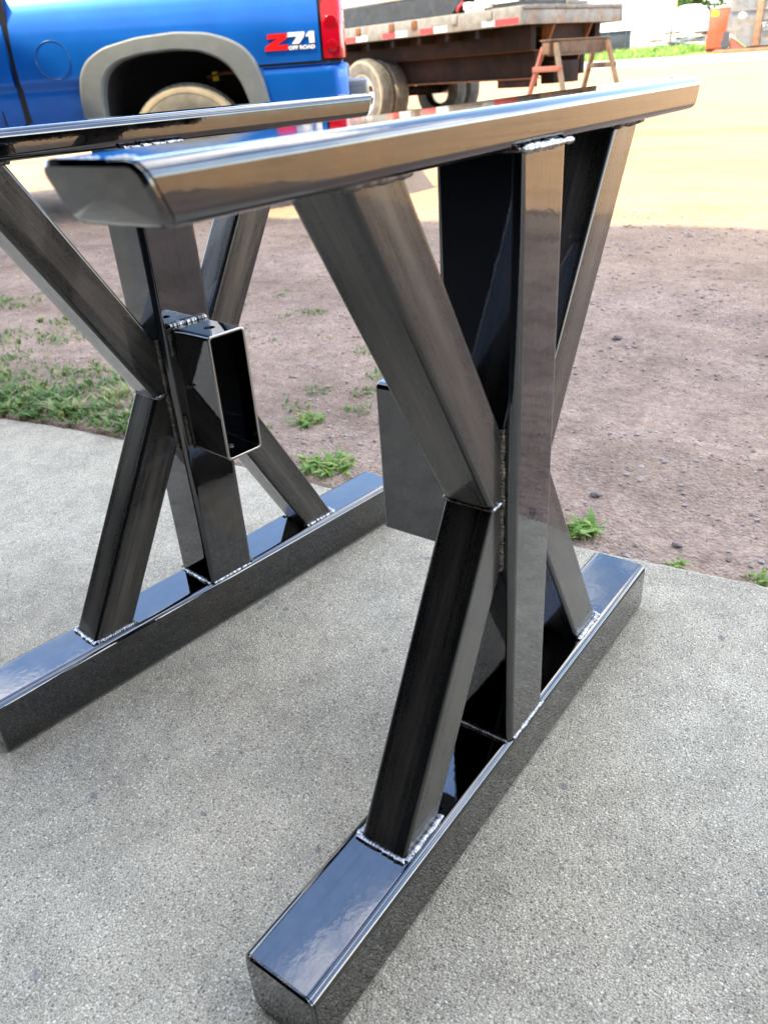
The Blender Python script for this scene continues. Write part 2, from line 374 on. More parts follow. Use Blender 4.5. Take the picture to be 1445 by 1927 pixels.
for y in ys:
    ex = edge_x(y)
    for x in xs:
        z = gz(x, y)
        if x < ex - .012: z = -.09
        V.append((x, y, z))
nx = len(xs); F = [(j * nx + i, j * nx + i + 1, (j + 1) * nx + i + 1, (j + 1) * nx + i) for j in range(len(ys) - 1) for i in range(nx - 1)]
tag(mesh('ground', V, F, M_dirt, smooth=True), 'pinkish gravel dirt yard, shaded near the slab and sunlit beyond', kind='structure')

# concrete slab with a slightly crumbled front edge
sy = sorted(set([round(v, 4) for v in np.arange(-1.4, 3.6, .012)] + [-12., -6., -3., 5., 7., 9.]))
V, F = [], []
for y in sy:
    ex = edge_x(y) + .006 * mn.noise((y * 9, 2, 0)) + .004 * mn.noise((y * 40, 5, 0))
    for dx_, z in ((-14, 0.), (-.012, 0.), (-.003, -.003), (0., -.010), (.004, -.11)): V.append((ex + dx_ if dx_ > -5 else -14., y, z))
for j in range(len(sy) - 1):
    for i in range(4): F.append((j * 5 + i, j * 5 + i + 1, (j + 1) * 5 + i + 1, (j + 1) * 5 + i))
tag(mesh('concrete_slab', V, F, M_conc), 'pale sandy concrete slab under the two table legs', kind='structure')

# gravel lying on the dirt
def ico(sub=1):
    bm = bmesh.new(); bmesh.ops.create_icosphere(bm, subdivisions=sub, radius=1)
    v = np.array([x.co[:] for x in bm.verts]); f = np.array([[y.index for y in x.verts] for x in bm.faces]); bm.free(); return v, f
def scatter(name, pts, sizes, shades, mat_, parent=None, sub=1, seed=1):
    g = np.random.default_rng(seed); bv, bf = ico(sub); Vs, Fs, S = [], [], []
    for k, (p, s, sh) in enumerate(zip(pts, sizes, shades)):
        sc = np.array([1, g.uniform(.6, 1.1), g.uniform(.4, .75)]) * s
        a = g.uniform(0, 6.28); Rm = np.array([[math.cos(a), -math.sin(a), 0], [math.sin(a), math.cos(a), 0], [0, 0, 1]])
        v = (bv * (1 + g.uniform(-.22, .22, (len(bv), 1)))) * sc
        Vs.append(v @ Rm.T + np.array(p)); Fs.append(bf + k * len(bv)); S += [sh] * len(bv)
    Vs = np.concatenate(Vs); Fs = np.concatenate(Fs)
    me = bpy.data.meshes.new(name); me.from_pydata(Vs.tolist(), [], Fs.tolist()); at = me.attributes.new('shade', 'FLOAT', 'POINT'); at.data.foreach_set('value', np.array(S, dtype=np.float32))
    me.materials.append(mat_); me.update(); return link(bpy.data.objects.new(name, me), parent)
g = np.random.default_rng(3); P, S_, H_ = [], [], []
while len(P) < 34000:
    y = g.uniform(-1.3, 5.2); x = edge_x(y) + .01 + 3.6 * g.random() ** 1.7
    if mn.noise((x * 3.3, y * 3.3, 9)) + g.uniform(-.5, .6) < -.05: continue
    s = min(.0075, .0016 + .0018 * g.pareto(2.8)) * (1 + .25 * (x - .5))
    P.append((x, y, gz(x, y) + s * .15)); S_.append(s); H_.append(float(np.clip(g.normal(.58, .2), 0, 1)) if s < .008 else float(np.clip(g.normal(.55, .1), .42, .72)))
tag(scatter('gravel', P, S_, H_, M_peb), 'loose small gravel strewn over the dirt', kind='stuff')
for (x, y, s, sh, lab) in [(.809, .191, .013, .06, 'dark clod of dirt beyond the far end of the right leg base'),
                           (1.855, .556, .016, .05, 'dark brown clod lying out on the shaded gravel well right of the front leg'),
                           (.70, -.03, .011, .1, 'small dark stone in the dirt just off the slab corner of the right base'),
                           (2.613, 3.663, .03, .25, 'flat brown stone lying out near the pickup in the shade')]:
    tag(scatter('stone', [(x, y, gz(x, y) + s * .3)], [s], [sh], M_peb, sub=2, seed=int(x * 100)), lab, 'stone')

# ------------------------------------------------------------------ grass
def blades(name, items, mat_, parent=None, seed=5):
    """items: (x, y, z, height, spread, shade, broad)"""
    g = np.random.default_rng(seed); V, F, S = [], [], []
    for x, y, z, h, sp, sh, broad in items:
        a = g.uniform(0, 6.28); c, s = math.cos(a), math.sin(a); w = h * (.16 if broad else .045) * g.uniform(.8, 1.3) + .0006; lean = sp * h * g.uniform(.3, 1.)
        n0 = len(V); tt = (0, .35, .7, 1.) if not broad else (0, .3, .62, 1.)
        for k, t in enumerate(tt):
            ww = w * ((1, .85, .55, .03)[k] if not broad else (.12, .9, .8, .03)[k]); q = lean * t ** 1.8; zz = h * (t - .32 * sp * t * t)
            V += [(x + c * q - s * ww, y + s * q + c * ww, z + zz), (x + c * q + s * ww, y + s * q - c * ww, z + zz)]
            S += [sh] * 2
        for k in range(3): F.append((n0 + 2 * k, n0 + 2 * k + 1, n0 + 2 * k + 3, n0 + 2 * k + 2))
    me = bpy.data.meshes.new(name); me.from_pydata(V, [], F); at = me.attributes.new('shade', 'FLOAT', 'POINT'); at.data.foreach_set('value', np.array(S, dtype=np.float32))
    me.materials.append(mat_); me.update(); return link(bpy.data.objects.new(name, me), parent)
g = np.random.default_rng(11)
def clump(cx, cy, r, n, h, sp=1., shade=.55, broad=.2):
    out = []
    for _ in range(n):
        a, q = g.uniform(0, 6.28), r * g.random() ** .6; x, y = cx + q * math.cos(a), cy + q * math.sin(a)
        if x < edge_x(y) + .002: x = edge_x(y) + .002 + abs(g.normal(0, .012))
        out.append((x, y, gz(x, y) - .002, h * g.uniform(.45, 1.15), sp, float(np.clip(g.normal(shade, .2), 0, 1)), g.random() < broad))
    return out
lawn = []
for _ in range(70):                                        # left patch along the slab edge
    y = g.uniform(1.35, 3.1); x = edge_x(y) + .02 + abs(g.normal(0, .22)) * (1 if y > 1.7 else .35)
    lawn += clump(x, y, g.uniform(.05, .18), int(g.uniform(25, 75)), g.uniform(.015, .042), 1.1, g.uniform(.3, .75), .35)
for cx, cy, r in [(.87, 2.76, .12), (.99, 2.5, .08), (1.14, 2.68, .07), (1.21, 3.23, .10), (.78, 2.1, .07), (1.16, 3.4, .10), (.72, 1.95, .10), (.62, 1.75, .08), (1.3, 2.2, .05), (1.0, 1.95, .05)]:
    lawn += clump(cx, cy, r * 1.35, 90, .032, 1.1, .6, .45)
for _ in range(60):
    y = g.uniform(1.45, 2.4); lawn += clump(edge_x(y) + .015 + abs(g.normal(0, .10)), y, g.uniform(.03, .07), int(g.uniform(20, 60)), g.uniform(.02, .06), 1.1, g.uniform(.35, .85), .35)
for _ in range(170):                                       # thin sprigs further out and between the legs
    y = g.uniform(.75, 3.6); x = edge_x(y) + .05 + g.random() * (1.5 if y > 1.6 else 1.25)
    if mn.noise((x * 2.5, y * 2.5, 3)) < -.05: continue
    lawn += clump(x, y, g.uniform(.012, .04), int(g.uniform(6, 26)), g.uniform(.012, .028), 1.2, g.uniform(.4, .85), .35)
for cx, cy in [(1.01, 1.19), (1.08, 1.05), (1.38, 1.27), (.95, .98), (1.68, 1.77), (1.2, 1.1), (.88, 1.16)]:
    lawn += clump(cx, cy, .05, 45, .026, 1.2, .6, .3)
tag(blades('grass', lawn, M_grass), 'sparse green grass and weeds growing in the dirt along the slab', kind='stuff')
for (cx, cy, r, n, h, lab) in [(.625, .83, .07, 190, .04, 'bright green grass clump behind the far end of the left base tube'),
                               (.815, 1.06, .05, 90, .035, 'small green grass clump in the dirt seen under the left open socket'),
                               (.655, .165, .035, 75, .045, 'green grass tuft at the slab edge beside the far foot of the right leg'),
                               (.633, -.048, .022, 32, .02, 'low weed sprig at the slab edge just right of the right base tube'),
                               (.657, -.195, .022, 34, .022, 'weed sprig in the slab joint at the right picture edge')]:
    tag(blades('grass_tuft', clump(cx, cy, r, n, h, 1.3, .7, .4), M_weed), lab, 'grass tuft', 'grass tufts by the slab')

# ------------------------------------------------------------------ table legs
K = 1.18
Lb, wb, hb, Lt, sl, wt, ht = [v * K for v in (.7596, .0805, .0781, .7719, .0138, .0758, .0310)]
TOP = .71 * K; pu, pv, bw, bd, zk, uk, ub, ut = [v * K for v in (.0802, .0782, .052, .0611, .3787, .0595, .2282, .2345)]
su, sz0, sz1, slen = [v * K for v in (.0576, .3007, .4682, .0825)]
def rrect(w, h, r, n=5):
    """rounded rectangle loop: list of (a, b, t) with t = face coordinate 0..4"""
    out = []; cs = [(w / 2 - r, h / 2 - r, 0), (-w / 2 + r, h / 2 - r, 1), (-w / 2 + r, -h / 2 + r, 2), (w / 2 - r, -h / 2 + r, 3)]
    for cx, cy, q in cs:
        for k in range(n + 1):
            a = math.pi / 2 * (q + k / n)
            out.append((cx + r * math.cos(a), cy + r * math.sin(a), q + (k / n - .5) * .12))
    return out
def flatten(o):
    md = o.modifiers.new('weighted_normals', 'WEIGHTED_NORMAL'); md.weight = 100; md.keep_sharp = True; md.mode = 'FACE_AREA'
def sweep(name, loop, P, dirv, ea, eb, planes, mat_, parent, nseg=1, caps=True):
    """loop points P + a*ea + b*eb slid along dirv onto two planes (point, normal)"""
    P, dirv, ea, eb = Vector(P), Vector(dirv), Vector(ea), Vector(eb); n = len(loop); V = []; rows = []
    for (a, b, t) in loop:
        q = P + ea * a + eb * b; ends = []
        for pp, pn in planes:
            pp, pn = Vector(pp), Vector(pn); ends.append(q + dirv * ((pp - q).dot(pn) / dirv.dot(pn)))
        rows.append(ends)
    for s in range(nseg + 1):
        for ends in rows: V.append(ends[0].lerp(ends[1], s / nseg))
    F, uv = [], []
    for s in range(nseg):
        for k in range(n):
            k2 = (k + 1) % n; F.append((s * n + k, s * n + k2, (s + 1) * n + k2, (s + 1) * n + k))
            t0 = loop[k][2]; t1 = loop[k2][2] if k2 else loop[0][2] + 4
            z0, z1 = [(V[i] - V[k]).length for i in (s * n + k, (s + 1) * n + k)]
            uv += [(t0, z0), (t1, z0), (t1, z1), (t0, z1)]
    if caps:
        F.append(tuple(range(n))[::-1]); uv += [(0, 0)] * n; F.append(tuple(range(nseg * n, (nseg + 1) * n))); uv += [(0, 1)] * n
    o = mesh(name, V, F, mat_, parent, smooth=True, uv=uv)
    bm = bmesh.new(); bm.from_mesh(o.data); bmesh.ops.recalc_face_normals(bm, faces=bm.faces[:]); bm.to_mesh(o.data); bm.free()
    o.data.set_sharp_from_angle(angle=R(50)); flatten(o); return o
def bead(parent, a, b, r, mat_, pitch=.0042, nrm=(0, 0, 1), flat=.75, wob=.12, seed=None):
    r = r * .84
    """fillet weld: overlapping scale-like ripples along a straight run"""
    gr = random.Random(seed if seed is not None else rnd.random()); a, b = Vector(a), Vector(b); d = b - a; ln = d.length; d.normalize()
    n = Vector(nrm); n = (n - d * n.dot(d)).normalized(); s = d.cross(n); per = 5; N = max(3, int(ln / pitch)) * per; m = 10; V, F = [], []
    jit = [gr.uniform(-1, 1) for _ in range(N // per + 3)]
    for i in range(N + 1):
        t = i / N; k = i // per; f = (i % per) / per
        rr = r * (1 + .22 * (f - .5) + wob * jit[k] + .10 * math.sin(t * ln * 160 + jit[0] * 6)) * (1 if 0 < i < N else .35)
        cx = r * .22 * jit[(k + 1) % len(jit)] * .6
        for j in range(m):
            q = 2 * math.pi * j / m; skew = -.9 * pitch * (math.cos(q) * .5 + .5)              # crescent ripples
            V.append(a + d * (t * ln + skew * (1 if 0 < i < N else 0) * -.8) + s * (rr * math.cos(q) + cx) + n * (rr * flat * math.sin(q)))
    for i in range(N):
        for j in range(m): F.append((i * m + j, i * m + (j + 1) % m, (i + 1) * m + (j + 1) % m, (i + 1) * m + j))
    F.append(tuple(range(m))[::-1]); F.append(tuple(range(N * m, N * m + m)))
    return mesh('weld_bead', V, F, mat_, parent, smooth=True)
def end_cap(parent, ctr, ea, eb, out, w, h, r, th, slide):
    """welded plate closing a tube end; slide = tube direction, out = plate normal"""
    loop = rrect(w, h, r); inn = rrect(w - .006, h - .006, max(.002, r - .003)); V = []; n = len(loop)
    ea, eb, sl_, ctr, nn = Vector(ea), Vector(eb), Vector(slide), Vector(ctr), Vector(out)
    def on(a, b, off):
        q = ctr + ea * a + eb * b; return q + sl_ * ((ctr + nn * off - q).dot(nn) / sl_.dot(nn))
    for lp, off in ((loop, -.004), (loop, th * .45), (inn, th)):
        V += [on(a, b, off) for a, b, t in lp]
    V.append(on(0, 0, th)); F = []
    for s in range(2):
        for k in range(n): F.append((s * n + k, s * n + (k + 1) % n, (s + 1) * n + (k + 1) % n, (s + 1) * n + k))
    for k in range(n): F.append((2 * n + k, 2 * n + (k + 1) % n, 3 * n))
    o = mesh('end_cap', V, F, M_steel, parent, smooth=True)
    bm = bmesh.new(); bm.from_mesh(o.data); bmesh.ops.recalc_face_normals(bm, faces=bm.faces[:]); bm.to_mesh(o.data); bm.free(); o.data.set_sharp_from_angle(angle=R(35)); return o

def make_leg(name):
    t = empty(name)
    rb = .0115
    X, Y, Z = Vector((1, 0, 0)), Vector((0, 1, 0)), Vector((0, 0, 1))
    e0 = Lb / 2 - .004
    sweep('base_tube', rrect(wb, hb, rb), (0, 0, hb / 2), X, Y, Z, (((-e0, 0, 0), X), ((e0, 0, 0), X)), M_steel, t, 2)
    for s in (-1, 1): end_cap(t, (s * e0, 0, hb / 2), Y, Z, X * s, wb - .002, hb - .002, rb, .004, X)
    sweep('post', rrect(pu, pv, .0095), (0, 0, 0), Z, X, Y, (((0, 0, hb), Z), ((0, 0, TOP - ht), Z)), M_steel, t, 2)
    # top bar: ends cut at a slant, longer on top
    zc = TOP - ht / 2
    for_pl = []
    for s in (-1, 1):
        nrm = Vector((s, 0, -sl / ht)).normalized(); for_pl.append(((s * (Lt / 2 - sl / 2 - .004), 0, zc), nrm))
    sweep('top_tube', rrect(wt, ht, .0095, 6), (0, 0, zc), X, Y, Z, for_pl, M_steel, t, 2)
    for s, (pp, nn) in zip((-1, 1), for_pl): end_cap(t, pp, Y, Z, nn, wt - .002, ht - .001, .0095, .005, X)
    # braces
    for s in (-1, 1):
        for foot, zfoot in ((Vector((s * ub, 0, hb)), hb), (Vector((s * ut, 0, TOP - ht)), TOP - ht)):
            kink = Vector((s * uk, 0, zk)); d = (kink - foot).normalized(); th = bd * abs(d.z)        # in-plane thickness
            nin = Vector((-d.z, 0, d.x)); nin = nin if nin.x * s < 0 else -nin
            sweep('brace', rrect(th, bw, .006), foot + nin * th / 2, d, nin, Y, (((0, 0, zfoot), Z), ((0, 0, zk), Z)), M_brush, t, 3)
    # open beam socket on the +y side
    loop = rrect(su, sz1 - sz0, .007); wall = .0045; inl = rrect(su - 2 * wall, sz1 - sz0 - 2 * wall, .004); n = len(loop); zc = (sz0 + sz1) / 2
    V = [(a, y, zc + b) for lp, y in ((loop, pv / 2 - .002), (loop, pv / 2 + slen), (inl, pv / 2 + slen), (inl, pv / 2 - .002)) for a, b, q in lp]
    F = [(s * n + k, s * n + (k + 1) % n, ((s + 1) % 4) * n + (k + 1) % n, ((s + 1) % 4) * n + k) for s in range(4) for k in range(n)]
    o = mesh('beam_socket', V, F, M_steel, t, smooth=True)
    bm = bmesh.new(); bm.from_mesh(o.data); bmesh.ops.recalc_face_normals(bm, faces=bm.faces[:]); bm.to_mesh(o.data); bm.free()
    cut = mesh('cutter', [(.0085 * math.cos(a), pv / 2 + slen * .60 + .0085 * math.sin(a), z) for z in (sz0 - .05, sz1 + .05) for a in [k * math.pi / 12 for k in range(24)]],
               [(k, (k + 1) % 24, 24 + (k + 1) % 24, 24 + k) for k in range(24)] + [tuple(range(24))[::-1], tuple(range(24, 48))])
    md = o.modifiers.new('holes', 'BOOLEAN'); md.object = cut; md.operation = 'DIFFERENCE'; md.solver = 'EXACT'
    bpy.context.view_layer.update(); dg = bpy.context.evaluated_depsgraph_get(); nm = bpy.data.meshes.new_from_object(o.evaluated_get(dg)); o.modifiers.clear(); o.data = nm
    nm.set_sharp_from_angle(angle=R(40)); bpy.data.objects.remove(cut); flatten(o)
    # bright ground rim of the open end
    V = [(a, pv / 2 + slen + y, zc + b) for lp, y in ((loop, -.0012), (rrect(su + .0006, sz1 - sz0 + .0006, .0073), -.0002), (rrect(su - wall * .9, sz1 - sz0 - wall * .9, .006), .0009), (inl, -.0005)) for a, b, q in lp]
    mesh('socket_rim', V, [(s * n + k, s * n + (k + 1) % n, (s + 1) * n + (k + 1) % n, (s + 1) * n + k) for s in range(3) for k in range(n)], M_edge, o, smooth=True)
    # ---- welds
    r1 = .0056
    zt = TOP - ht
    for s in (-1, 1):
        x0, x1 = s * ub, s * (ub - bd); y = bw / 2
        bead(t, (x0 + s * .002, -y - .003, hb), (x0 + s * .002, y + .003, hb), r1, M_weld)
        for q in (-1, 1): bead(t, (x0 + s * .003, q * (y + .002), hb), (x1 - s * .002, q * (y + .002), hb), r1, M_weld)
        bead(t, (s * (pu / 2 + .001), -pv / 2 + .004, hb), (s * (pu / 2 + .001), pv / 2 - .004, hb), .005, M_weldd if s < 0 else M_weld)
        bead(t, (-pu / 2 + .006, s * (pv / 2 - .001), hb - .001), (pu / 2 - .004, s * (pv / 2 - .001), hb - .001), .0045, M_weld)
        bead(t, (-pu / 2 - .002, s * (pv / 2 + .001), zt), (pu / 2 + .002, s * (pv / 2 + .001), zt - .001), .0046, M_weld, flat=.9, wob=.3, pitch=.0055)
        bead(t, (s * (pu / 2 + .001), -pv / 2, zt), (s * (pu / 2 + .001), pv / 2, zt), .004, M_weldd)
        for q in (-1, 1):
            bead(t, (s * (ut + .004), q * (y + .001), zt), (s * (ut - bd - .002), q * (y + .001), zt), .0058, M_weldd, wob=.2)
            bead(t, (s * (pu / 2 + .0015), q * (y - .0005), .302 * K), (s * (pu / 2 + .0015), q * (y - .0005), .452 * K), .0052, M_weldd, nrm=(s, q, 0))
            bead(t, (s * (uk + .001), q * (y + .0005), zk), (s * (pu / 2 + .001), q * (y + .0005), zk), .0038, M_weld, nrm=(0, q, 0))
        bead(t, (s * (ut + .002), -y, zt), (s * (ut + .002), y, zt), .0045, M_weldd)
        bead(t, (s * uk, -y - .001, zk), (s * uk, y + .001, zk), .0030, M_weldd, flat=.6)
        x = s * (su / 2 + .001); yy = pv / 2 + .001
        bead(t, (x, yy, sz0 + .002), (x, yy, sz0 + .055), .0055, M_weldd, nrm=(s, 0, 0))
        bead(t, (x, yy, sz1 - .045), (x, yy, sz1 - .002), .0052, M_weldd, nrm=(s, 0, 0))
    bead(t, (-su / 2, pv / 2 + .002, sz1 + .0015), (su / 2, pv / 2 + .002, sz1 + .0015), .0075, M_weld, wob=.16, pitch=.0032)
    bead(t, (-su / 2 + .006, pv / 2 + .001, sz0 - .001), (su / 2 - .006, pv / 2 + .001, sz0 - .001), .005, M_weldd)
    # ripple welds of the end caps on the top bar
    for s in (-1, 1):
        bead(t, (s * (Lt / 2 - .008), -wt / 2 + .008, TOP - .0035), (s * (Lt / 2 - .008), wt / 2 - .008, TOP - .0035), .0062, M_weld if s > 0 else M_weldd, pitch=.006, nrm=(s * .5, 0, .9), flat=.7)
        bead(t, (s * (Lb / 2 - .004), -wb / 2 + .010, hb - .0022), (s * (Lb / 2 - .004), wb / 2 - .010, hb - .0022), .0026, M_weldd, nrm=(0, 0, 1))
    return t
leg = make_leg('table_leg')
tag(leg, 'black welded steel table leg in front at right, its long top bar crossing the picture', 'table leg', 'welded steel table legs on the slab')
leg2 = leg.copy(); COL.objects.link(leg2)
for c in list(leg.children):
    d = c.copy(); COL.objects.link(d); d.parent = leg2
    for e in c.children:
        f = e.copy(); COL.objects.link(f); f.parent = d
leg2.location = (.051 * K, .5231 * K, 0); leg2.rotation_euler = (0, 0, math.pi - .1067)
leg2['label'] = 'black welded steel table leg behind at left, open rectangular socket facing the other leg'

# ------------------------------------------------------------------ blue pickup
truck = empty('pickup_truck', (3.1954, 4.1205, .0733), math.atan2(-.78819, .61541), 'blue pickup truck parked beyond the slab, seen from its rear wheel to its tail light', 'pickup truck')
ZP = [(.45, .075), (.58, .05), (.70, .027), (.80, .016), (.838, .014), (.850, .010), (.858, -.004), (.875, -.010), (.95, -.016), (1.02, -.015), (1.08, -.009), (1.14, .003), (1.20, .020), (1.26, .042), (1.31, .066), (1.36, .100), (1.39, .130), (1.40, .16)]
zz_ = [a for a, b in ZP]; yy_ = [b for a, b in ZP]
def yprof(z): return float(np.interp(z, zz_, yy_))
def smooth_prof(z): return sum(yprof(z + d) for d in (-.016, -.008, 0, .008, .016)) / 5 if z > .875 else yprof(z)
INN = [(-.476, .50), (-.478, .62), (-.470, .755), (-.445, .85), (-.40, .915), (-.32, .962), (-.18, .99), (.03, 1.0), (.18, .985), (.29, .945), (.37, .885), (.43, .79), (.462, .70), (.485, .60), (.50, .50)]
OUT = [(-.640, .50), (-.632, .62), (-.622, .80), (-.595, .91), (-.535, .985), (-.42, 1.045), (-.20, 1.088), (.05, 1.103), (.25, 1.088), (.38, 1.05), (.475, 1.0), (.54, .925), (.585, .78), (.605, .65), (.625, .50)]
def resample(pts, n):
    p = np.array(pts); s = np.concatenate([[0], np.cumsum(np.linalg.norm(np.diff(p, axis=0), axis=1))]); t = np.linspace(0, s[-1], n)
    q = np.stack([np.interp(t, s, p[:, k]) for k in (0, 1)], 1)
    for _ in range(2): q[1:-1] = (q[:-2] + 2 * q[1:-1] + q[2:]) / 4
    return q
inn = resample(INN, 80); out = resample(OUT, 80)
def arch_bottom(u): return float(np.interp(u, [a for a, b in inn[14:66]], [b for a, b in inn[14:66]]))
def side_panel(name, u0, u1, bottom, ztop, parent, mat_, step=.012, y_off=0.):
    us = np.arange(u0, u1 + 1e-6, (u1 - u0) / max(1, round((u1 - u0) / step))); NZ = 46; V, F = [], []
    for u in us:
        b = bottom(u)
        for k in range(NZ + 1):
            z = b + (ztop - b) * k / NZ; V.append((u, smooth_prof(z) + y_off, z))
    for i in range(len(us) - 1):
        for k in range(NZ): a = i * (NZ + 1) + k; F.append((a, a + NZ + 1, a + NZ + 2, a + 1))
    return mesh(name, V, F, mat_, parent, smooth=True)
def bed_bottom(u):
    if u < -.47: return .58
    if u < .50: return arch_bottom(u) + .035 if arch_bottom(u) > .62 else .62
    return .888
side_panel('bed_side', -.985, -.48, lambda u: .58, 1.40, truck, M_blue)
side_panel('bed_side', -.48, .50, lambda u: max(.70, arch_bottom(max(-.46, min(.455, u))) + .03), 1.40, truck, M_blue)
side_panel('bed_side', .50, .958, lambda u: .888, 1.40, truck, M_blue)
# seams
V = []
box('panel_gap', (-1.022, .02, .45), (-.986, .14, 1.36), M_black, truck)
prism('panel_gap', [(.958, .885), (.975, .885), (.975, 1.38), (.958, 1.38)], .012, .08, M_black, truck)
prism('seam', [(.50, .872), (1.09, .872), (1.09, .889), (.50, .889)], .004, .06, M_black, truck)
# flare
prof = [(0., -.004), (.02, -.020), (.05, -.031), (.10, -.037), (.16, -.039), (.86, -.047), (.93, -.046), (.975, -.041), (1., -.030), (1.0, .06)]
V, F = [], []
for (a, b) in zip(out, inn):
    for t_, y in prof:
        p = a + (b - a) * t_; V.append((p[0], y + .3 * max(0, smooth_prof(p[1])) * (1 - t_), p[1]))
m_ = len(prof)
for i in range(len(out) - 1):
    for j in range(m_ - 1): F.append((i * m_ + j, i * m_ + j + 1, (i + 1) * m_ + j + 1, (i + 1) * m_ + j))
o = mesh('fender_flare', V, F, M_flare, truck, smooth=True, autosmooth=60); md = o.modifiers.new('weighted_normals', 'WEIGHTED_NORMAL'); md.weight = 80; md.keep_sharp = True
# wheel well
V, F = [], []
for p in inn:
    q = p * np.array([1.02, 1.0]) + np.array([0, .012])
    V += [(q[0], .03, q[1]), (q[0], .55, q[1])]
for i in range(len(inn) - 1): F.append((2 * i, 2 * i + 1, 2 * i + 3, 2 * i + 2))
F.append(tuple(range(1, 2 * len(inn), 2)))
mesh('wheel_well', V, F, M_well, truck)
tube('shock_absorber', [(.17, .30, .50), (.20, .24, .86)], .028, M_well, truck)
tube('brake_line', [(.18, .2, .84), (.30, .2, .86), (.40, .2, .855)], .012, M_rustor, truck)
box('bump_stop', (.215, .19, .815), (.255, .23, .87), M_yellow, truck, bev=.006)
def wheel(name, ctr, rt, w, rr, parent, tm, spokes=6, flip=1, side=None):
    """wheel with axis Y, outer face towards -Y * flip"""
    e = bpy.data.objects.new(name, None); COL.objects.link(e); e.parent = parent; e.location = ctr
    h = w / 2 * flip
    lathe('tyre', [(rr, -h * .86), (rr + .012, -h * .98), (rr + (rt - rr) * .45, -h * 1.06), (rr + (rt - rr) * .75, -h * 1.02), (rt - .022, -h * .93), (rt - .006, -h * .80), (rt, -h * .4), (rt, h * .4), (rt - .006, h * .8), (rt - .022, h * .93), (rr + (rt - rr) * .5, h * 1.05), (rr, h * .86)], tm, e, 56)
    # tread blocks
    bm = bmesh.new(); nt_ = 56
    for k in range(nt_):
        for j, off in ((-.62, 0), (-.2, .5), (.2, 0), (.62, .5)):
            a = 2 * math.pi * (k + off) / nt_; M = Matrix.Rotation(-a, 4, 'Y')
            add_box(bm, (rt - .012, j * w / 2 - w * .085, -rt * .040), (rt + .008 - .010 * (abs(j) > .5), j * w / 2 + w * .085, rt * .040), M)
    bm_obj('tread', bm, tm, e)
    if side: lathe('sidewall_band', [(rt - .05, -h * 1.035), (rt - .035, -h * 1.03), (rt - .018, -h * .955)], side, e, 56)
    r_ = rr
    lathe('rim', [(r_ + .010, -h * .92), (r_ + .006, -h * .99), (r_ - .012, -h * .96), (r_ - .03, -h * .72), (r_ - .05, h * .2), (.05, h * .25)], M_rim, e, 48)
    bm = bmesh.new()
    for k in range(spokes):
        a = 2 * math.pi * k / spokes; M = Matrix.Rotation(a, 4, 'Y')
        ys_ = sorted((-h * .78, -h * .5)); add_box(bm, (.05, ys_[0], -.035), (r_ - .02, ys_[1], .035), M, .008)
    ys_ = sorted((-h * .86, -h * .3)); 
    for k in range(5): add_box(bm, (.0, ys_[0], -.03), (.07, ys_[1], .03), Matrix.Rotation(k * math.pi / 2.5, 4, 'Y'), .01)
    bm_obj('spokes', bm, M_rim, e, smooth=True, ang=35)
    return e
wheel('wheel', (.04, .125, .405), .405, .26, .215, truck, M_tyre, side=M_tyre3)
wheel('wheel', (.04, 1.75, .405), .405, .26, .215, truck, M_tyre, flip=-1)
wheel('wheel', (-3.60, .20, .405), .405, .26, .215, truck, M_tyre)
wheel('wheel', (-3.60, 1.75, .405), .405, .26, .215, truck, M_tyre, flip=-1)
tube('axle', [(.04, .3, .405), (.04, 1.65, .405)], .06, M_well, truck)
# tail light
V, F = [], []; nu, nv = 18, 24
for i in range(nu + 1):
    for j in range(nv + 1):
        s = i / nu; z = .896 + (1.375 - .896) * j / nv
        if s < .62: u = .976 + (1.088 - .976) * s / .62; y = smooth_prof(z) - .003
        else:
            a = (s - .62) / .38; u = 1.088 + .034 * math.sin(a * math.pi / 2); y = smooth_prof(z) - .003 + .10 * a * a + .02 * a
        V.append((u, y, z))
for i in range(nu):
    for j in range(nv): a = i * (nv + 1) + j; F.append((a, a + nv + 1, a + nv + 2, a + 1))
tl = mesh('tail_light', V, F, M_lens, truck, smooth=True)
for z, r_ in ((1.09, .043), (1.255, .040), (.965, .036)):
    o = lathe('lamp_reflector', [(r_, .0), (r_ * .95, -.004), (r_ * .6, -.006), (.001, -.0065)], M_lensd, tl, 28); o.location = (1.035, smooth_prof(z) - .004, z)
box('tail_light_housing', (.974, .07, .888), (1.10, .16, 1.38), M_black, truck)
# bumper
V, F = [], []; zs_ = np.linspace(.50, .868, 22); us_ = list(np.linspace(.575, 1.02, 12)) + [1.05, 1.08, 1.10, 1.112, 1.118]
def bump_y(u, z):
    t_ = (z - .50) / .368; y = .016 - .016 * math.sin(math.pi * min(1, t_ * 1.05) * .62) + (.03 * max(0, (.62 - z) / .12) ** 2)
    if t_ > .93: y += .02 * (t_ - .93) / .07
    if u > 1.02: y += .06 * ((u - 1.02) / .098) ** 2.4
    return y
for u in us_:
    for z in zs_: V.append((u + (-.03 * (z < .6) * (.6 - z) / .1 if u > 1 else 0), bump_y(u, z), z))
for z in zs_: V.append((1.12 + (-.03 * (z < .6) * (.6 - z) / .1), .25, z))
for z in zs_: V.append((1.13 + (-.03 * (z < .6) * (.6 - z) / .1), 1.95, z))
n_ = len(zs_)
for i in range(len(us_) + 1):
    for k in range(n_ - 1): F.append((i * n_ + k, (i + 1) * n_ + k, (i + 1) * n_ + k + 1, i * n_ + k + 1))
for k in range(1): F.append(tuple(i * n_ + n_ - 1 for i in range(len(us_) + 2)))
mesh('bumper', V, F, M_blue, truck, smooth=True, autosmooth=50)
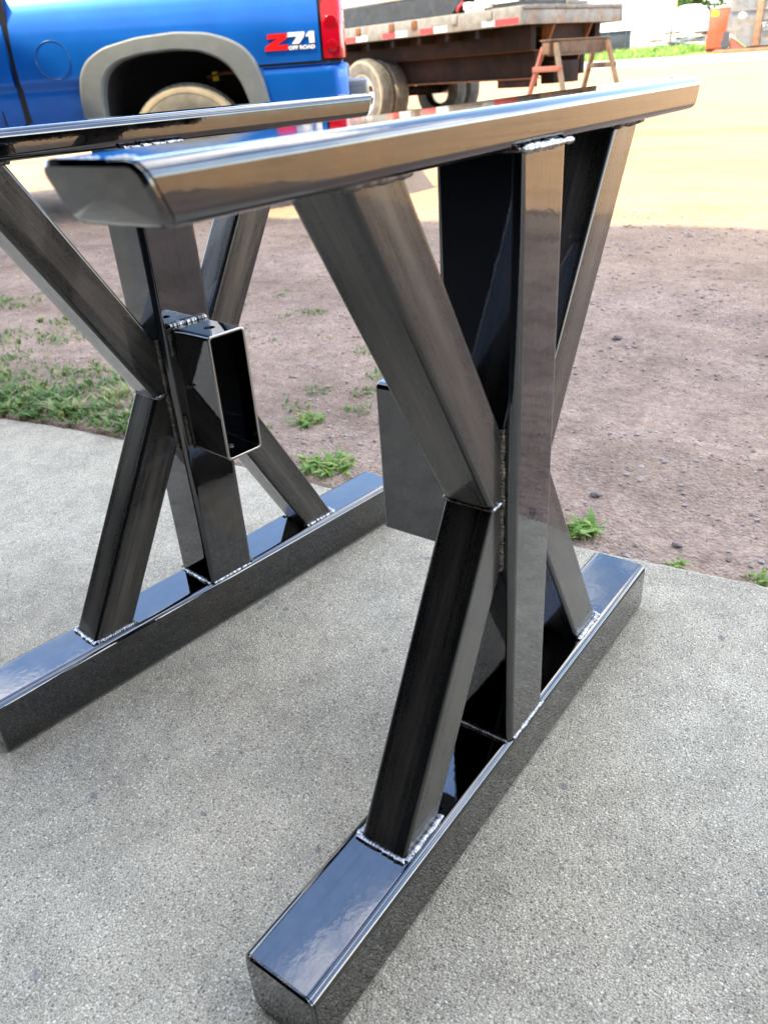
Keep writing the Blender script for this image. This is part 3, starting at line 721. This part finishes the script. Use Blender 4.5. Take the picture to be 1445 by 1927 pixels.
# fuel door
cx, cz = -.742, .993; V, F = [], []
for k in range(48):
    a = 2 * math.pi * k / 48
    for r_, dy in ((.111, .0015), (.1095, -.0035), (.1065, -.0035), (.105, .0015)):
        z = cz + r_ * math.sin(a); V.append((cx + r_ * math.cos(a), smooth_prof(z) + dy, z))
for k in range(48):
    for j in range(3): F.append((k * 4 + j, k * 4 + j + 1, ((k + 1) % 48) * 4 + j + 1, ((k + 1) % 48) * 4 + j))
mesh('fuel_door', V, F, mat('fuel_door_gap', (.012, .05, .16), .3, .5, .6), truck, smooth=True)
# badge Z71 OFF ROAD
yb = smooth_prof(1.01) - .003
bd_ = bpy.data.objects.new('badge', None); COL.objects.link(bd_); bd_.parent = truck; bd_.location = (0, yb, 0)
def badge(name, polys, m):
    bm = bmesh.new()
    for P_ in polys:
        f = bm.faces.new([bm.verts.new((u, 0, z)) for u, z in P_]); r = bmesh.ops.extrude_face_region(bm, geom=[f]); bmesh.ops.translate(bm, verts=[v for v in r['geom'] if isinstance(v, bmesh.types.BMVert)], vec=(0, -.005, 0))
    bmesh.ops.recalc_face_normals(bm, faces=bm.faces[:]); return bm_obj(name, bm, m, bd_)
badge('letter', [[(.632, 1.050), (.762, 1.050), (.754, 1.022), (.684, .988), (.758, .988), (.750, .958), (.606, .958), (.613, .984), (.690, 1.022), (.626, 1.022)]], M_badger)
badge('letter', [[(.758, 1.052), (.868, 1.052), (.862, 1.026), (.826, .988), (.780, .988), (.818, 1.028), (.750, 1.028)]], M_badgew)
badge('letter', [[(.874, 1.034), (.896, 1.052), (.926, 1.052), (.926, .988), (.892, .988), (.892, 1.026), (.874, 1.022)]], M_badgew)
def text_mesh(name, s, size, m, parent, off=.0, ext=.002):
    cu = bpy.data.curves.new('txt', 'FONT'); cu.body = s; cu.size = size; cu.extrude = ext; cu.offset = off; cu.align_x = 'LEFT'
    o = bpy.data.objects.new('txt', cu); COL.objects.link(o); bpy.context.view_layer.update(); me = bpy.data.meshes.new_from_object(o.evaluated_get(bpy.context.evaluated_depsgraph_get())); bpy.data.objects.remove(o)
    me.materials.clear(); me.materials.append(m); return link(bpy.data.objects.new(name, me), parent)
t_ = text_mesh('lettering', 'OFF ROAD', .031, M_badgew, bd_, .0014); t_.rotation_euler = (R(90), 0, 0); t_.location = (.757, -.003, .958); t_.scale = (1.12, .9, 1)
# cab, bonnet, bed interior
side_panel('cab_door', -2.05, -1.025, lambda u: .60, 1.20, truck, M_blue, .05)
side_panel('cab_sill', -2.05, -1.025, lambda u: .45, .592, truck, M_blue, .1)
box('panel_gap', (-1.16, .024, .46), (-1.152, .10, .845), M_black, truck)
box('panel_gap', (-2.07, .02, .45), (-2.052, .2, 1.2), M_black, truck)
side_panel('cab_door', -3.05, -2.07, lambda u: .45, 1.20, truck, M_blue, .05)
side_panel('front_fender', -4.55, -3.06, lambda u: max(.52, .405 + math.sqrt(max(0, .50 ** 2 - (u + 3.6) ** 2))), 1.16, truck, M_blue, .03)
prism('cab_roof', [(-3.05, 1.2), (-2.55, 1.80), (-2.3, 1.88), (-1.35, 1.88), (-1.08, 1.80), (-1.02, 1.2)], .22, 1.73, M_blue, truck, bev=.03)
prism('side_window', [(-2.86, 1.28), (-2.5, 1.74), (-1.95, 1.80), (-1.92, 1.28)], .205, .23, M_glass, truck); prism('side_window', [(-1.86, 1.28), (-1.86, 1.80), (-1.3, 1.80), (-1.18, 1.28)], .205, .23, M_glass, truck)
prism('cab_body', [(-3.05, .5), (-3.05, 1.19), (-1.03, 1.19), (-1.03, .5)], .10, 1.84, M_blue, truck)
prism('bonnet', [(-4.6, .55), (-4.6, 1.08), (-4.3, 1.16), (-3.05, 1.22), (-3.05, .55)], .14, 1.80, M_blue, truck, bev=.04)
box('bed_floor', (-.98, .56, .78), (1.07, 1.83, .84), M_well, truck)
box('bed_wall', (-.98, .14, 1.06), (1.07, .17, 1.38), M_blue, truck); box('bed_wall', (-.98, 1.78, .60), (1.07, 1.94, 1.38), M_blue, truck); box('bed_wall', (-.98, .17, .84), (-.94, 1.78, 1.38), M_blue, truck)
box('tailgate', (1.02, .17, .88), (1.085, 1.78, 1.38), M_blue, truck, bev=.012)
box('bed_rail', (-.985, .125, 1.382), (1.08, .19, 1.405), M_black, truck, bev=.008)
box('frame_rail', (-4.4, .45, .48), (1.02, .55, .62), M_well, truck); box('frame_rail', (-4.4, 1.4, .48), (1.02, 1.5, .62), M_well, truck)
# receiver hitch
hb_ = bmesh.new(); add_box(hb_, (1.03, .30, .66), (1.26, .42, .775), None, .025, 3); bm_obj('tow_hitch', hb_, M_chrome, truck, smooth=True, ang=40)
box('hitch_step', (1.10, .285, .655), (1.235, .302, .725), M_flare, truck, bev=.01)

# ------------------------------------------------------------------ flatbed truck
fb = empty('flatbed_trailer', (9.19, 7.19, 0), R(-102.6), 'weathered grey flatbed trailer with red and white reflective tape and rusty frame', 'flatbed trailer')
Z0, Z1, WD, UE, UF = 1.238, 1.418, 1.96, 2.83, -4.6
box('side_rail', (UF, 0, Z0), (UE, .05, Z1), M_deck, fb, bev=.006); box('side_rail', (UF, WD - .05, Z0), (UE, WD, Z1), M_deck, fb, bev=.006)
box('end_rail', (UE - .05, .052, Z0 + .003), (UE - .003, WD - .052, Z1 - .035), M_deck, fb, bev=.006)
for k in range(10):
    y0 = .052 + k * (WD - .104) / 10; box('deck_plank', (UF + .02, y0 + .004, Z1 - .03), (UE + .012 + rnd.uniform(-.008, .01), y0 + (WD - .104) / 10 - .004, Z1 + .010 + rnd.uniform(-.004, .004)), M_wood, fb, bev=.004)
box('deck_plank', (1.2, .9, Z1 + .016), (UE - .05, 1.3, Z1 + .055), M_wood, fb, bev=.006)
u_, k = UE - .03, 0
for u0, u1, m_ in [(-.30, -.04, M_tapr), (-.04, .19, M_tapw), (.50, .76, M_tapr), (.76, .97, M_tapw), (1.21, 1.46, M_tapr), (1.46, 1.68, M_tapw), (2.25, 2.45, M_tapg), (2.45, 2.80, M_tapr), (-1.1, -.85, M_tapr), (-.85, -.62, M_tapw)]:
    box('reflective_tape', (u0, -.004, Z0 + .012), (u1, .001, Z0 + .072), m_, fb)
for u0 in (-.05, .62, 1.05, 1.75, 2.3, -.8): box('stake_pocket', (u0 + .02, -.016, Z0 + .075), (u0 + .11, .001, Z1 - .012), M_deck if u0 > 1.7 else M_rustor, fb, bev=.005)
box('subframe', (UF, .30, .985), (UE - .10, .40, Z0 - .002), M_rustdk, fb, bev=.006); box('subframe', (UF, WD - .42, .985), (UE - .10, WD - .32, Z0 - .002), M_rustdk, fb)
for k in range(14): box('cross_member', (UF + .2 + k * .5, .05, Z0 - .09), (UF + .26 + k * .5, WD - .05, Z0 - .004), M_rustdk, fb)
box('frame_rail', (UF, .48, .70), (UE - .18, .56, .98), M_rustdk, fb, bev=.006); box('frame_rail', (UF, WD - .58, .70), (UE - .18, WD - .5, .98), M_rustdk, fb)
box('frame_flange', (UF, .44, .685), (UE - .18, .60, .70), M_rustor, fb); box('frame_flange', (UF, .44, .98), (UE - .18, .60, .988), M_rustor, fb)
box('hanger_plate', (UE - .75, .47, .60), (UE - .2, .57, .686), M_rustdk, fb)
box('rear_plate', (UE - .16, .62, .96), (UE - .10, 1.32, Z0 - .004), M_rustdk, fb)
prism('gusset', [(UE - .18, Z0 - .004), (UE + .0, Z0 - .004), (UE - .18, .86)], .60, .625, M_rustor, fb); prism('gusset', [(UE - .18, Z0 - .004), (UE + .0, Z0 - .004), (UE - .18, .86)], 1.32, 1.345, M_rustor, fb)
box('hitch_block', (UE - .3, .75, .62), (UE - .1, 1.25, .86), M_rustdk, fb, bev=.01)
zc_ = .605; rt_ = .436
def dual(y, flip):
    wheel('wheel', (0, y, zc_), rt_, .23, .25, fb, M_tyre2, 5, flip, M_tyre3)
dual(.115, 1); wheel('wheel', (0, .40, zc_), rt_, .23, .25, fb, M_tyre2, 5, 1, M_tyre3)
dual(WD - .115, -1); wheel('wheel', (0, WD - .40, zc_), rt_, .23, .25, fb, M_tyre2, 5, -1, M_tyre3)
tube('axle', [(0, .1, zc_), (0, WD - .1, zc_)], .065, M_rustdk, fb)
tube('wheel_hub', [(0, -.035, zc_), (0, .1, zc_)], [.075, .12], M_rustor, fb, 20)
for k in range(4): bar('leaf_spring', (-.55 + k * .1, .60, zc_ + .10 - k * .014), (.60 - k * .1, .60, zc_ + .10 - k * .014), .07, .012, M_rustdk, fb)
# load lying on the deck
bm = bmesh.new(); f = [(-.5, 0), (1.66, 0), (1.95, .18), (1.95, .21), (-.5, .21)]
o = prism('steel_beam', f, 0, .22, M_blk); ld = o; ld.parent = None
FBM = Matrix.Translation((9.19, 7.19, 0)) @ Matrix.Rotation(R(-102.6), 4, 'Z')
o.matrix_world = FBM @ Matrix.Translation((0, .10, Z1 + .016)); tag(o, 'black steel box beam with a sloped end lying on the flatbed deck', 'steel beam')
def on_deck(name, pts, r, m, lab, cat, grp=None, n=12):
    o = tube(name, pts, r, m, None, n); o.matrix_world = FBM; return tag(o, lab, cat, grp)
on_deck('pipe', [(-1.2, .20, Z1 + .275), (1.25, .20, Z1 + .275)], .042, M_cream, 'long cream pipe lying on top of the black beam on the flatbed', 'pipe', 'cream pipes on the flatbed')
on_deck('pipe', [(.35, .13, Z1 + .268), (.85, .13, Z1 + .268)], .034, M_cream, 'short cream pipe in front of the long pipe on the flatbed beam', 'pipe', 'cream pipes on the flatbed')
on_deck('pipe', [(.98, .12, Z1 + .268), (1.62, .12, Z1 + .262)], .036, M_cream, 'short cream pipe nearest the sloped end of the black beam', 'pipe', 'cream pipes on the flatbed')
o = empty('equipment_frame', (0, 0, 0), 0, 'black steel equipment frame with struts standing on the flatbed deck', 'machine frame'); o.matrix_world = FBM @ Matrix.Translation((2.0, .25, Z1 + .016))
box('base_beam', (.05, 0, 0), (.75, .9, .05), M_blk, o); bar('strut', (.1, .05, .05), (.1, .05, .55), .07, .07, M_blk, o); bar('strut', (.62, .05, .05), (.12, .05, .5), .06, .06, M_blk, o, up=(0, 1, 0)); bar('crossbar', (-.9, .1, .34), (.8, .1, .34), .09, .09, M_blk, o); bar('strut', (.12, .8, .05), (.12, .8, .55), .07, .07, M_blk, o)
for (u, y, z, s, m_, lab) in [(1.98, .06, .06, .05, M_cream, 'cream fitting lying at the sloped end of the black beam'), (2.30, .05, .05, .045, M_cream, 'cream fitting near the rear corner of the flatbed deck')]:
    bm = bmesh.new(); add_box(bm, (-s, -s * .8, -s * .9), (s, s * .8, s * .7), None, s * .3, 3); tube_bm(bm, [(s, 0, 0), (s * 2.2, 0, s * .3)], s * .4, 10)
    o = bm_obj('pipe_fitting', bm, m_, None, True, 40); o.matrix_world = FBM @ Matrix.Translation((u, y, Z1 + z + .01)); tag(o, lab, 'pipe fitting')
o = tube('strap', [(1.83, .03, Z1 + .03), (1.87, .02, Z1 + .07), (1.93, .03, Z1 + .11)], .016, M_badger, None, 8); o.matrix_world = FBM; tag(o, 'red strap end hanging by the sloped end of the black beam', 'strap')

# ------------------------------------------------------------------ sawhorse
zg = gz0(7.94, 3.48)
sh = empty('sawhorse', (7.943, 3.477, zg), -.3527, 'rusty steel sawhorse standing on the sunlit dirt behind the flatbed', 'sawhorse')
hl = .385; zt_ = .87
box('top_beam', (-hl - .03, -.05, zt_ - .115), (hl + .03, .05, zt_), M_saw, sh, bev=.006)
box('beam_flange', (-hl - .04, -.075, zt_ + .001), (hl + .04, .075, zt_ + .014), M_saw, sh, bev=.003); box('beam_flange', (-hl + .06, -.075, zt_ - .130), (hl - .06, .075, zt_ - .116), M_saw, sh, bev=.003)
for s in (-1, 1):
    for q in (-1, 1):
        bar('leg', (s * (hl - .02), q * .085, zt_ - .02 if q < 0 else zt_ - .05), (s * (hl + .03), q * .40, -.01), .046, .036, M_sawr if (s < 0 and q > 0) else M_saw, sh, bev=.004)
    bar('cross_piece', (s * hl, -.19, zt_ - .24), (s * hl, .19, zt_ - .24), .05, .05, M_sawr if s < 0 else M_saw, sh, bev=.004)

# ------------------------------------------------------------------ far yard
def strip(name, pts_near, pts_far, m, lab, dz):
    V, F = [], []; n = len(pts_near); mid = 8
    for (a, b) in zip(pts_near, pts_far):
        for k in range(mid + 1):
            t = k / mid; x, y = a[0] + (b[0] - a[0]) * t, a[1] + (b[1] - a[1]) * t; V.append((x, y, gz0(x, y) + dz))
    for i in range(n - 1):
        for k in range(mid): p = i * (mid + 1) + k; F.append((p, p + 1, p + mid + 2, p + mid + 1))
    return tag(mesh(name, V, F, m), lab, kind='structure')
yr = list(np.linspace(-60, 90, 61))
strip('road', [(24.2 + .25 * math.sin(y * .3), y) for y in yr], [(31.6, y) for y in yr], M_road, 'pale worn road crossing behind the sunlit yard', .012)
strip('grass_verge', [(31.8 + .3 * math.sin(y * .8) if y > 9.6 else 34.8, y) for y in yr], [(58, y) for y in yr], M_verge, 'rough grass verge beyond the road', .010)
g = np.random.default_rng(21); it = []
for _ in range(9000):
    y = g.uniform(10.5, 24); x = 31.9 + abs(g.normal(0, 4.2)); it.append((x, y, gz0(x, y), g.uniform(.08, .34) * (1.3 if x > 35 else .8), .8, float(np.clip(g.normal(.62, .22), 0, 1)), g.random() < .3))
tag(blades('weeds', it, M_weed), 'tall pale green weeds growing on the far verge', kind='stuff')
zo = gz0(34.7, 9.7)
ob = empty('orange_bin', (34.75, 9.76, zo), R(-80), 'tall orange red steel bin with a yellow sticker beside the dumpster', 'steel bin')
box('body', (-.38, 0, .16), (.38, .66, 1.72), M_orange, ob, bev=.02); box('base', (-.35, .04, 0), (.35, .62, .16), mat('dark_red_base', (.22, .03, .02), .7), ob); box('lid', (-.08, -.02, 1.72), (.40, .66, 1.82), painted('cream_lid', (.68, .55, .36)), ob, bev=.02)
box('sticker', (-.30, -.006, 1.42), (-.05, .0005, 1.63), M_yellow, ob); prism('lower_panel', [(-.38, .16), (.38, .16), (.38, .68), (-.38, .82)], -.03, -.002, M_orange, ob); box('vent', (.31, -.012, 1.52), (.385, .001, 1.68), M_black, ob)
# roll-off dumpster (local X runs right, -Y faces the yard)
dp = empty('dumpster', (32.55, 8.75, gz0(32.5, 8.7)), R(-75.5), 'grey steel roll off dumpster with rusty ribs and base rail, at the right edge', 'dumpster')
Ld = 6.2
prism('side_wall', [(-.10, .95), (.62, .22), (Ld, .22), (Ld, 2.6), (.0, 2.6)], 0, .05, M_dump, dp); prism('side_wall', [(-.10, .95), (.62, .22), (Ld, .22), (Ld, 2.6), (.0, 2.6)], 2.3, 2.35, M_dump, dp)
box('floor', (.62, .05, .2), (Ld, 2.3, .26), M_dump, dp); box('end_wall', (Ld - .05, .05, .26), (Ld, 2.3, 2.6), M_dump, dp); bar('end_wall', (-.08, 1.175, .96), (.0, 1.175, 2.6), 2.24, .04, M_dump, dp, up=(1, 0, 0)); bar('slope_wall', (-.08, 1.175, .95), (.62, 1.175, .24), 2.24, .04, M_dump, dp, up=(1, 0, 0))
for x in (.80, 1.78, 2.76, 3.74, 4.72, 5.7): box('rib', (x, -.09, .22), (x + .20, -.001, 2.6), M_dumpr, dp, bev=.012)
for x0, x1 in ((0., .79), (1.01, 1.77), (1.99, 2.75), (2.97, 3.73), (3.95, 4.71)): box('seam_bar', (x0, -.05, 1.66), (x1, -.001, 1.73), M_dump, dp, bev=.01)
for x in (1.05, 2.05, 3.03):
    for z in (.78, 1.22, 2.15): bar('ladder_rung', (x, -.06, z), (x + .58, -.06, z + .02), .03, .05, M_dkbox, dp); bar('ladder_rung', (x + .58, -.06, z + .02), (x + .58, -.001, z + .08), .05, .07, M_dkbox, dp)
box('base_rail', (-.45, -.12, 0), (Ld, .3, .15), M_dumpr, dp, bev=.01); box('base_rail', (-.45, 2.0, 0), (Ld, 2.35, .2), M_dumpr, dp); tube('roller', [(-.10, -.02, .42), (-.10, .22, .42)], .17, M_dkbox, dp, 20); box('roller_bracket', (-.20, .0, .15), (.02, .25, .9), M_dkbox, dp)
prism('hook_plate', [(.05, .15), (.62, .15), (.05, .72)], .06, .1, M_sawr, dp)
t_ = text_mesh('lettering', 'Y-7800', .25, M_badgew, dp, .006, .004); t_.rotation_euler = (R(90), 0, 0); t_.location = (1.02, -.008, .98); t_.scale = (.80, 1, 1)
for x, z in ((.36, 1.52), (.20, 2.42)): 
    o = lathe('decal', [(.13, 0), (.13, -.006), (.001, -.007)], M_badgew, dp, 20); o.location = (x, -.002, z)
# dark low container, white building, white dome tank, scrap heap
cb = empty('dark_container', (37.9, 16.05, gz0(38, 15.5)), R(-66), 'low charcoal steel container in the weeds beyond the sawhorse', 'container')
box('body', (-2.6, 0, .28), (1.62, 1.6, 1.25), M_dkbox, cb, bev=.02); box('rim', (-2.65, -.05, 1.25), (1.67, 1.65, 1.32), M_dkbox, cb, bev=.01); box('skid', (-2.5, .05, 0), (1.5, .25, .28), M_dkbox, cb); box('skid', (-2.5, 1.3, 0), (1.5, 1.5, .28), M_dkbox, cb)
for k in range(6): box('rib', (-2.4 + k * .75, -.04, .30), (-2.3 + k * .75, -.001, 1.24), M_dkbox, cb)
wbz = gz0(51, 19)
wbd = empty('white_building', (42.1, 41.3, wbz), R(-69), 'long sunlit white metal building across the road', 'building')
for k in range(26): box('siding_panel', (k * 1.0 + .012, 0, .35), (k * 1.0 + .988, .08, 6.2), M_white, wbd)
box('wall', (0, .08, .0), (26, 9, 6.2), M_white, wbd); box('base_trim', (0, -.05, .0), (26, .079, .34), painted('grey_base_trim', (.5, .5, .46)), wbd)
prism('roof', [(-.3, -.4), (26.3, -.4), (26.3, 9.4), (-.3, 9.4)], 6.2, 6.45, M_white, wbd, 'XY')
bar('corner_trim', (25.98, -.03, .0), (25.98, -.03, 6.2), .2, .06, painted('tan_corner_trim', (.5, .38, .22)), wbd, up=(0, 1, 0))
for k in range(8): box('wall_vent', (21.0 + (k % 3) * 1.4, -.03, .9 + k * .42), (21.5 + (k % 3) * 1.4, -.001, .96 + k * .42), painted('grey_vent', (.5, .5, .46)), wbd)
wt_ = empty('white_tank', (46.9, 14.75, gz0(46.9, 14.75)), R(-72), 'white domed tank standing between the white building and the orange bin', 'tank')
lathe('shell', [(.001, 3.0), (.35, 2.96), (.68, 2.78), (.90, 2.45), (.96, 2.1), (.96, .5), (.9, .35)], M_white, wt_, 40, 'Z'); box('stand', (-.7, -.7, 0), (.7, .7, .4), M_dkbox, wt_, bev=.03)
o = lathe('hatch', [(.17, 0), (.16, -.03), (.001, -.035)], painted('grey_hatch', (.38, .39, .37)), wt_, 20); o.location = (-.35, -.90, 2.3); o.scale = (1.2, 1, .6)
sp_ = empty('scrap_pile', (41.3, 13.1, gz0(41.3, 13.1)), R(-72), 'pile of pale boards and metal scrap on dark skids in front of the white tank', 'scrap pile')
for o_, z_ in ((ob, .82), (dp, .74), (cb, .72), (wt_, .62), (sp_, .78)): o_.scale = (1, 1, z_)
g2 = random.Random(4)
MS = [M_white, M_rustdk, M_saw, M_rustor, M_chrome, M_wood]
for k in range(34):
    x, y, z = g2.uniform(-1.15, 1.15), g2.uniform(-.4, .4), .32 + .75 * g2.random() * (1 - .4 * abs(g2.uniform(-1, 1))); a = g2.uniform(-.5, .5); ln = g2.uniform(.3, 1.0)
    bar('board', (x - ln / 2, y, z), (x + ln / 2, y + g2.uniform(-.25, .25), z + a * ln * .4), g2.uniform(.05, .16), g2.uniform(.04, .14), MS[k % 6], sp_)
box('skid', (-1.2, -.45, .0), (1.25, -.3, .30), M_dkbox, sp_); box('skid', (-1.2, .3, .0), (1.25, .45, .30), M_dkbox, sp_); bar('post', (-.6, -.42, .3), (-.6, -.42, 1.25), .08, .08, M_saw, sp_)

# ------------------------------------------------------------------ trees
def tree(x, y, h, r, seed, lab):
    g = np.random.default_rng(seed); t = empty('tree', (x, y, gz0(x, y) - .1), 0, lab, 'tree', 'trees beyond the yard')
    bm = bmesh.new(); tube_bm(bm, [(0, 0, 0), (.1, .05, h * .25), (.0, .1, h * .5), (.1, 0, h * .8)], [h * .03, h * .024, h * .017, h * .006], 9)
    cl = []
    for k in range(9):
        a = g.uniform(0, 6.28); z0 = h * g.uniform(.28, .62); e = Vector((math.cos(a) * r * .7, math.sin(a) * r * .7, z0 + h * g.uniform(.08, .25))); tube_bm(bm, [(0, .05, z0), tuple(e * .5 + Vector((0, 0, z0 * .5))), tuple(e)], [h * .011, h * .008, h * .003], 6); cl.append(e)
    bm_obj('trunk', bm, M_bark, t, smooth=True)
    cs = cl + [Vector((g.normal(0, r * .42), g.normal(0, r * .42), h * g.uniform(.10, .95))) for _ in range(40)]
    V, F, S = [], [], []
    for c in cs:
        cr_ = r * g.uniform(.22, .40); sh0 = g.uniform(.25, .75)
        for _ in range(150):
            d = g.normal(0, 1, 3); d /= np.linalg.norm(d); p = np.array(c) + d * cr_ * g.random() ** .4 * np.array([1, 1, .75]); a = g.normal(0, 1, 3); a /= np.linalg.norm(a); b = np.cross(a, d); b /= np.linalg.norm(b) + 1e-6
            s = g.uniform(.10, .22) * h / 9; n0 = len(V); V += [tuple(p - a * s), tuple(p + b * s * .6), tuple(p + a * s), tuple(p - b * s * .6)]; F.append((n0, n0 + 1, n0 + 2, n0 + 3)); S += [float(np.clip(sh0 + g.normal(0, .15), 0, 1))] * 4
    me = bpy.data.meshes.new('crown'); me.from_pydata(V, [], F); at = me.attributes.new('shade', 'FLOAT', 'POINT'); at.data.foreach_set('value', np.array(S, dtype=np.float32)); me.materials.append(M_leaf); link(bpy.data.objects.new('crown', me), t)
for i, (x, y, h, r, lab) in enumerate([(69, 21.6, 10, 4.8, 'leafy green tree showing above the white tank and orange bin'), (74, 10, 12, 5, 'leafy green tree rising behind the grey dumpster'), (76, 27, 13, 5, 'green tree rising behind the end of the white building'), (68, -3, 11, 4.6, 'green tree far off to the right of the dumpster'), (78, 2, 13, 5, 'tall green tree in the row right of the dumpster'), (72, 44, 12, 5, 'green tree behind the middle of the white building')]): tree(x, y, h, r, 40 + i, lab)

# ------------------------------------------------------------------ workshop behind the camera (casts the shade)
bl = empty('workshop_building', (3.471 - 4.95 * .9897, 2.479 - 4.95 * .1434, 0), math.atan2(.1434, .9897), 'tall metal clad workshop with a wide open door, behind the slab', 'building')
HW = .066 + 4.95 * 2.1413
# local X towards the yard, Y along the wall to the left; the camera looks out of the doorway
cy_ = -2.6; d0, d1, dh = cy_ - 3.0, cy_ + 7.2, 4.0
box('wall', (-.25, -15, 0), (0, d0, HW), M_sheet, bl); box('wall', (-.25, d1, 0), (0, 9.5, HW), M_sheet, bl); box('wall', (-.25, d0, dh), (0, d1, HW), M_sheet, bl)
box('interior_wall', (-9, d0 - 2, .002), (-8.8, d1 + 2, 6), M_inside, bl); box('interior_wall', (-8.8, d0 - 2, .002), (-.251, d0 - 1.9, 6), M_inside, bl); box('interior_wall', (-8.8, d1 + 1.9, .002), (-.251, d1 + 2, 6), M_inside, bl); box('ceiling', (-9, d0 - 2, 6), (-.251, d1 + 2, 6.2), M_inside, bl)
box('workshop_floor', (-8.8, d0 - 1.9, .002), (-.3, d1 + 1.9, .004), M_inside, bl)
box('door_frame', (-.27, d0, 0), (.02, d0 + .12, dh), M_dkbox, bl); box('door_frame', (-.27, d1 - .12, 0), (.02, d1, dh), M_dkbox, bl); box('roof', (-14, -15, HW - .6), (-.26, 9.5, HW - .4), M_sheet, bl)
